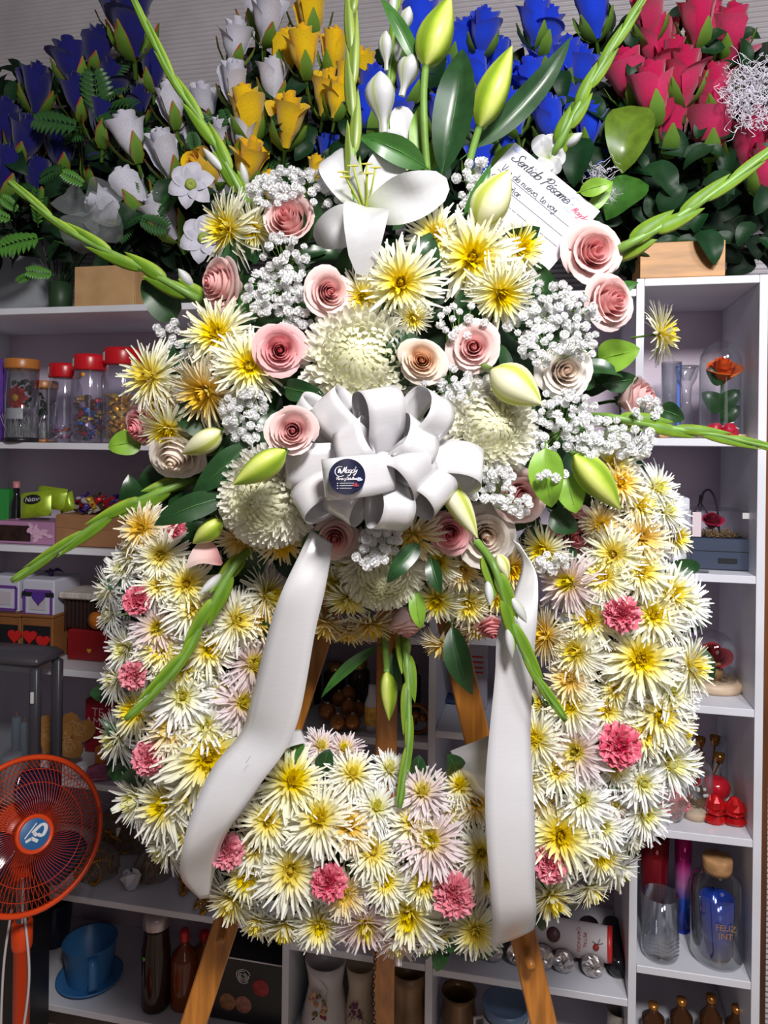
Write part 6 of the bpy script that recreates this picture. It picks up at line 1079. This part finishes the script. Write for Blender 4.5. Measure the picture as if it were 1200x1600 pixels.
for px, lb in ((1117, 'red foil figure, the left one of the pair'), (1147, 'red foil figure, the right one of the pair')):
    p, d = at(px, 1300, .06, z3_); r_ = random.Random(px); s = S(17, d); t = thing('red_foil_figure', lb, 'ornament', p); b = MB(); b.grid([[(s * w_ * math.cos(a) * r_.uniform(.85, 1.2), s * .7 * w_ * math.sin(a) * r_.uniform(.85, 1.2), s * z_) for a in np.linspace(0, 6.283, 11)[:-1]] for z_, w_ in ((0, .75), (.3, 1.0), (.9, .72), (1.4, .95), (2.0, .75), (2.5, .3), (2.6, .1))], None, 0, True); b.obj('foil_body', RG, t, False); b = MB(); b.tube([(-s * .8, -s * .6, s * 1.2), (0, -s * .8, s * 1.05), (s * .8, -s * .6, s * 1.2)], s * .12, 5); b.obj('foil_tie', RG, t)
t, w, hh = box(1098, 1140, 1272, 1282, .12, z3_, .05, 'amber_tray', 'small amber tray behind the red foil figures', 'tray', mat('amber_tray_m', (.55, .22, .03), .4))
t, p, r, H, bh = dome(1085, 1288, 52, 1182, .08, z3_, 'glass globe with a dark rose and white berries at the ring\'s right edge', PALEW, .025, .75); rose_in(t, -.006, 0, H * .62, r * .6, RR)
for i in range(9): a = i * .7; lth('berry', [(0, -.004), (.003, -.003), (.0042, 0), (.003, .003), (0, .004)], mat('white_berry', (.75, .72, .66), .5), t, 8, T(r * .6 * math.cos(a), -r * .45, H * .42 + .014 * math.sin(a * 1.7)))
moss(t, r * .5, bh, 50)
p, d = at(1052, 1304, .04, z3_); t = thing('pink_silk_bundle', 'bundle of pink ruffled flowers in clear wrap beside the ring', 'flowers', p)
for i, (x, z_, s) in enumerate(((-.012, .04, .026), (.014, .045, .026), (.0, .06, .024), (.004, .025, .028), (-.016, .022, .02))): me = CARNS[i % 3]; inst('pink_bloom', me, t, T(x, -.01 + .006 * i, z_) @ Matrix.Rotation(1.2, 4, 'X') @ Matrix.Scale(s, 4))
b = MB(); b.lathe([(.004, .0), (.02, .015), (.036, .06), (.042, .08)], 13); b.obj('clear_wrap', CELLO, t, False)
z4 = ZR[5]
p, d = at(1031, 1478, .05, z4); r = S(28, d); H = hgt(1031, 1396, .05, p.z); t = thing('glass_tumbler', 'clear cut-glass tumbler at the left front', 'glass', p); lth('glass_wall', [(0, 0), (r * .92, 0), (r, .008), (r, H), (r * .95, H), (r * .93, .018), (0, .014)], CLEAR, t, 24)
for k_ in range(5):
    b = MB(); z_ = .014 + k_ * .009; b.tube([(r * 1.01 * math.cos(a), r * 1.01 * math.sin(a), z_ + .003 * math.sin(a * 6)) for a in np.linspace(3.4, 6.0, 24)], .0009, 4); b.obj('cut_line', CLEAR, t)
for px, w_, yt, yw, lb, ramp in ((1066, 26, 1305, .15, 'tall glass fading from magenta to blue', [(0, (.01, .02, .35)), (.35, (.02, .08, .42)), (.5, (.45, .18, .42)), (.75, (.55, .01, .22)), (1, (.42, .0, .12))]), (1021, 44, 1305, .14, 'tall dark red tumbler behind the cut-glass tumbler', [(0, (.02, .02, .12)), (.3, (.14, .004, .01)), (1, (.22, .005, .01))])):
    p, d = at(px, 1455, yw, z4); r = S(w_ / 2, d); H = hgt(px, yt, yw, p.z); t = thing('coloured_tumbler', lb, 'glass', p); lth('glass_wall', [(0, 0), (r * .8, 0), (r * .84, .3 * H), (r * .9, .5 * H), (r * .95, .75 * H), (r, H), (r * .94, H), (r * .76, .02)], mat('ombre_' + str(px), ramp, .12, .3), t, 24, None, [0, 0, .3, .5, .75, 1, 1, .05]); lth('foot_ring', [(r * .84, 0), (r * .86, .004), (r * .82, .008)], mat('ombre_' + str(px), ramp, .12, .3), t, 24)
p, d = at(1119, 1500, .07, z4); r = S(39, d); H = hgt(1119, 1338, .07, p.z); t = thing('cork_jar', 'clear glass jar with cork lid and blue glass inside', 'jar', p); lth('jar_glass', [(0, .0), (r * .92, 0), (r, .01), (r, H * .68), (r * .9, H * .78), (r * .60, H * .84), (r * .58, H * .88)], CLEAR, t, 32); lth('cork_lid', [(0, H * .85), (r * .54, H * .85), (r * .56, H * .90), (r * .57, H * .98), (r * .53, H), (0, H)], CORK, t, 28)
lth('blue_tumbler', [(0, .012), (r * .60, .012), (r * .66, H * .6), (r * .6, H * .6), (r * .55, .02)], mat('cobalt_glass', (.006, .04, .32), .1, .2), t, 24)
GT = mat('gold_print', (.55, .30, .06), .3, .7)
for s_, z_, sz in (('FELIZ', .44, .018), ('INT', .36, .018), ('lovers', .26, .013)):
    if s_ != 'lovers': printed('gold_lettering', s_, t, T(.006, -r * 1.02, H * z_) @ Matrix.Rotation(math.pi / 2, 4, 'X'), sz, GT)
z5 = zf(1100, 1690)
for i, (px, yt) in enumerate(((1020, 1568), (1064, 1560), (1110, 1555), (1150, 1572))):
    p, d = at(px, 1650, .10, max(.02, z5)); H = hgt(px, yt, .10, p.z); r = S(17, d); t = thing('amber_bottle', ['leftmost', 'second from the left', 'third from the left', 'rightmost'][i] + ' of four small dark amber bottles at the bottom right', 'bottle', p, 'amber bottles at the bottom right'); lth('bottle_body', [(0, 0), (r, 0), (r, H * .6), (r * .4, H * .78), (r * .4, H * .92), (0, H * .92)], mat('amber_dark', (.05, .018, .006), .1), t, 16); lth('cap', [(r * .45, H * .9), (r * .45, H), (0, H)], mat('copper_cap', (.5, .2, .04), .25, .8), t, 10)
b = MB(); b.box(((XC + XD) / 2, DEP / 2, max(.02, z5) - .009), (XD - XC - 2 * h - .002, DEP - .02, .016)); tag(b.obj('bottom_board', WHITE_BOARD, None, False), 'white bottom board under the amber bottles', 'board')

# ------------------------------------------------------------------ display case at the left edge
CG = mat('case_frame', (.075, .07, .085), .35, .3); y0c, y1c = -.125, -.02
pr = PY(58, 1040, y0c); zt_ = PY(30, 1024, y0c).z; x1c = pr.x; x0c = x1c - .36
t = thing('display_case', 'dark framed glass display case cut off by the left edge', 'display case', ((x0c + x1c) / 2, (y0c + y1c) / 2, 0)); wc, dc_ = x1c - x0c, y1c - y0c
zsh = PY(30, 1262, y0c).z
for sx in (-1, 1):
    for sy in (-1, 1): b = MB(); rbox(b, (sx * (wc / 2 - .012), sy * (dc_ / 2 - .010), (zt_ - .03 + zsh) / 2), (.024, .020, zt_ - .03 - zsh), .005); b.obj('post', CG, t, True)
b = MB(); rbox(b, (0, 0, zt_ - .0155), (wc + .004, dc_ + .004, .031), .012); b.obj('top_frame', CG, t, True)
b = MB(); b.box((0, -dc_ / 2 + .006, (zt_ - .03 + zsh) / 2), (wc - .05, .003, zt_ - .03 - zsh)); b.obj('front_pane', CLEAR, t, False); zsh = PY(30, 1262, y0c).z
b = MB(); rbox(b, (0, 0, zsh - .006), (wc - .01, dc_ - .03, .012), .002); b.obj('case_shelf', CG, t, False); b = MB(); rbox(b, (-.012, 0, (zsh - .014) / 2), (wc - .03, dc_ - .012, zsh - .014), .004); b.obj('plinth', BLACK, t, False)
b = MB(); rbox(b, (wc / 2 - .012, -dc_ / 2 - .001, PY(46, 1090, y0c).z), (.008, .004, .028), .001); b.obj('latch', LABEL, t, False)
for px, w_, yt, lb in ((17, 30, 1178, 'short pale candle with a wick inside the display case'), (24, 14, 1120, 'tall thin blue-grey candle inside the display case'), (36, 12, 1128, 'second thin blue-grey candle inside the display case')):
    yw = -.085 if w_ > 20 else -.055; p = on(px, 1255, yw, zsh + E); d = depth(p); r = S(w_ / 2, d); H = hgt(px, yt, yw, p.z); q = thing('candle', lb, 'candle', p); lth('wax', [(0, 0), (r, 0), (r, H - .002), (r * .9, H), (0, H - .002)], mat('pale_wax', (.46, .50, .54), .5) if w_ > 20 else mat('blue_wax', (.20, .27, .32), .5), q); b = MB(); b.tube([(0, 0, H - .003), (.002, 0, H + .012)], .001, 5); b.obj('wick', mat('wick', (.5, .14, .05), .7), q)

# ------------------------------------------------------------------ fan
OG = mat('orange_plastic', (.74, .06, .006), .32, spec=.5); OW = mat('orange_wire', (.50, .035, .010), .28); NB = mat('navy_blade', (.012, .014, .045), .15)
dF = 1.58; hub = P(53, 1303, dF); zax = ((CAM - hub).normalized() + RGT * .34 - UP * .03).normalized(); xax = UP.cross(zax).normalized(); yax = zax.cross(xax); MF = Matrix((xax, yax, zax)).transposed().to_4x4()
fx = P(34, 1500, dF + .05); t = thing('standing_fan', 'orange standing fan with round wire guard at the lower left', 'fan', (fx.x, fx.y, 0)); fo_ = Vector((fx.x, fx.y, 0)); MH = Matrix.Translation(hub - fo_) @ MF; RF = S(109, dF) * 1.03
def part(b, n, m, sm=True): return b.obj(n, m, t, sm, MH)
b = MB(); ang = np.linspace(0, 2 * math.pi, 61)
b.tube([(RF * math.cos(a), RF * math.sin(a), -.038) for a in ang], .0062, 8); part(b, 'guard_rim', OG)
def wires(zsgn, n, swirl):
    b = MB()
    for i in range(n):
        a0_ = 2 * math.pi * i / n; pts = []
        for f, zz in ((.235, 1), (.45, .98), (.68, .82), (.85, .45), (.95, .15), (1, 0)):
            a = a0_ + swirl * (f - .235); pts.append((RF * f * math.cos(a), RF * f * math.sin(a), -.038 + zsgn * .042 * zz))
        b.tube(pts, .00085, 4)
    return b
part(wires(1, 90, .55), 'front_guard_wires', OW); part(wires(-1, 72, -.55), 'rear_guard_wires', OW)
b = MB()
for f, zz in ((.66, .83), (.84, .45)): b.tube([(RF * f * math.cos(a), RF * f * math.sin(a), -.038 + .0425 * zz) for a in ang], .0010, 5)
part(b, 'guard_hoops', OW)
b = MB(); rh = RF * .255; b.lathe([(0, -.002), (rh * .95, -.002), (rh, .003), (rh * .98, .009), (rh * .84, .011), (rh * .80, .007), (0, .007)], 40); part(b, 'hub_ring', OG)
b = MB(); b.lathe([(rh * .80, .0068), (rh * .5, .0095), (0, .0105)], 36); part(b, 'hub_badge', mat('badge_blue', (.025, .13, .33), .35)); b = MB(); k_ = rh / 26.5; q = lambda x, y: ((x - 375) / 6.67 * k_ / .95, (815 - y) / 6.67 * k_)
Mb = T(0, 0, .0117); WT = mat('badge_white', (.72, .72, .76), .5)
strokes(b, Mb, [[q(280, 828), q(395, 722)]], 1.6 * k_); strokes(b, Mb, [[q(285, 858), q(345, 842)], [q(335, 838), q(388, 884)], [q(362, 800), q(385, 830)], [q(350, 800), q(395, 768), q(440, 748), q(468, 770), q(462, 810), q(430, 845), q(392, 822)]], 4.2 * k_); part(b, 'badge_emblem', WT)
for i in range(3):
    a0_ = i * 2.094 + 1.25; b = MB(); rows = []
    for f in np.linspace(.18, .86, 8): wd = .62 * math.sin(math.pi * min(1, (f - .05) / .95) ** .9) ** .7; rows.append([(RF * f * math.cos(a0_ + s * wd), RF * f * math.sin(a0_ + s * wd), -.040 + .016 * s * (1 - .3 * f)) for s in np.linspace(-1, 1, 9)])
    b.grid(rows); o = part(b, 'blade', NB); md = o.modifiers.new('thick', 'SOLIDIFY'); md.thickness = .0018
b = MB(); b.lathe([(0, -.02), (RF * .19, -.022), (RF * .2, -.055), (0, -.056)], 24); part(b, 'blade_hub', NB)
b = MB(); b.lathe([(0, -.082), (RF * .42, -.084), (RF * .44, -.10), (RF * .40, -.15), (RF * .25, -.175), (0, -.178)], 28); part(b, 'motor_housing', OG)
b = MB(); zb0 = hub.z - .10; b.tube([(0, 0, zb0 - .32), (0, 0, zb0 - .02)], .0125, 14); b.obj('chrome_pole', mat('chrome', (.35, .33, .33), .15, .95), t)
zc_ = PY(34, 1440, dF - 1.72 if False else fx.y).z; b = MB(); b.lathe([(.0155, .035), (.0175, .04), (.0175, zc_ - .06), (.020, zc_ - .058), (.022, zc_ - .05), (.022, zc_), (.018, zc_ + .003), (.013, zc_ + .003)], 20); b.obj('orange_column', OG, t)
b = MB(); hv = hub - fo_ - zax * .14; b.tube([(0, 0, zb0 - .03), (hv.x, hv.y, hv.z - .02)], [.020, .026], 12); b.obj('neck', OG, t)
b = MB(); b.lathe([(0, 0), (.142, 0), (.147, .008), (.12, .026), (.03, .038), (.016, .05)], 36); b.obj('foot', OG, t)
b = MB(); b.tube(cat_spline([Vector((-.018, -.012, zc_ + .03)), Vector((-.03, -.02, zc_ - .10)), Vector((-.033, -.02, zc_ - .30)), Vector((-.01, -.022, zc_ - .48)), Vector((.0, -.03, .06))], 6), .0028, 6); b.obj('cable', mat('white_cable', (.60, .58, .60), .5), t); b = MB(); b.tube(cat_spline([Vector((.016, -.012, zc_ + .02)), Vector((.034, -.02, zc_ - .08)), Vector((.03, -.02, zc_ - .16)), Vector((.014, -.02, zc_ - .26))], 6), .0028, 6); b.obj('cable', mat('white_cable', (.60, .58, .60), .5), t)
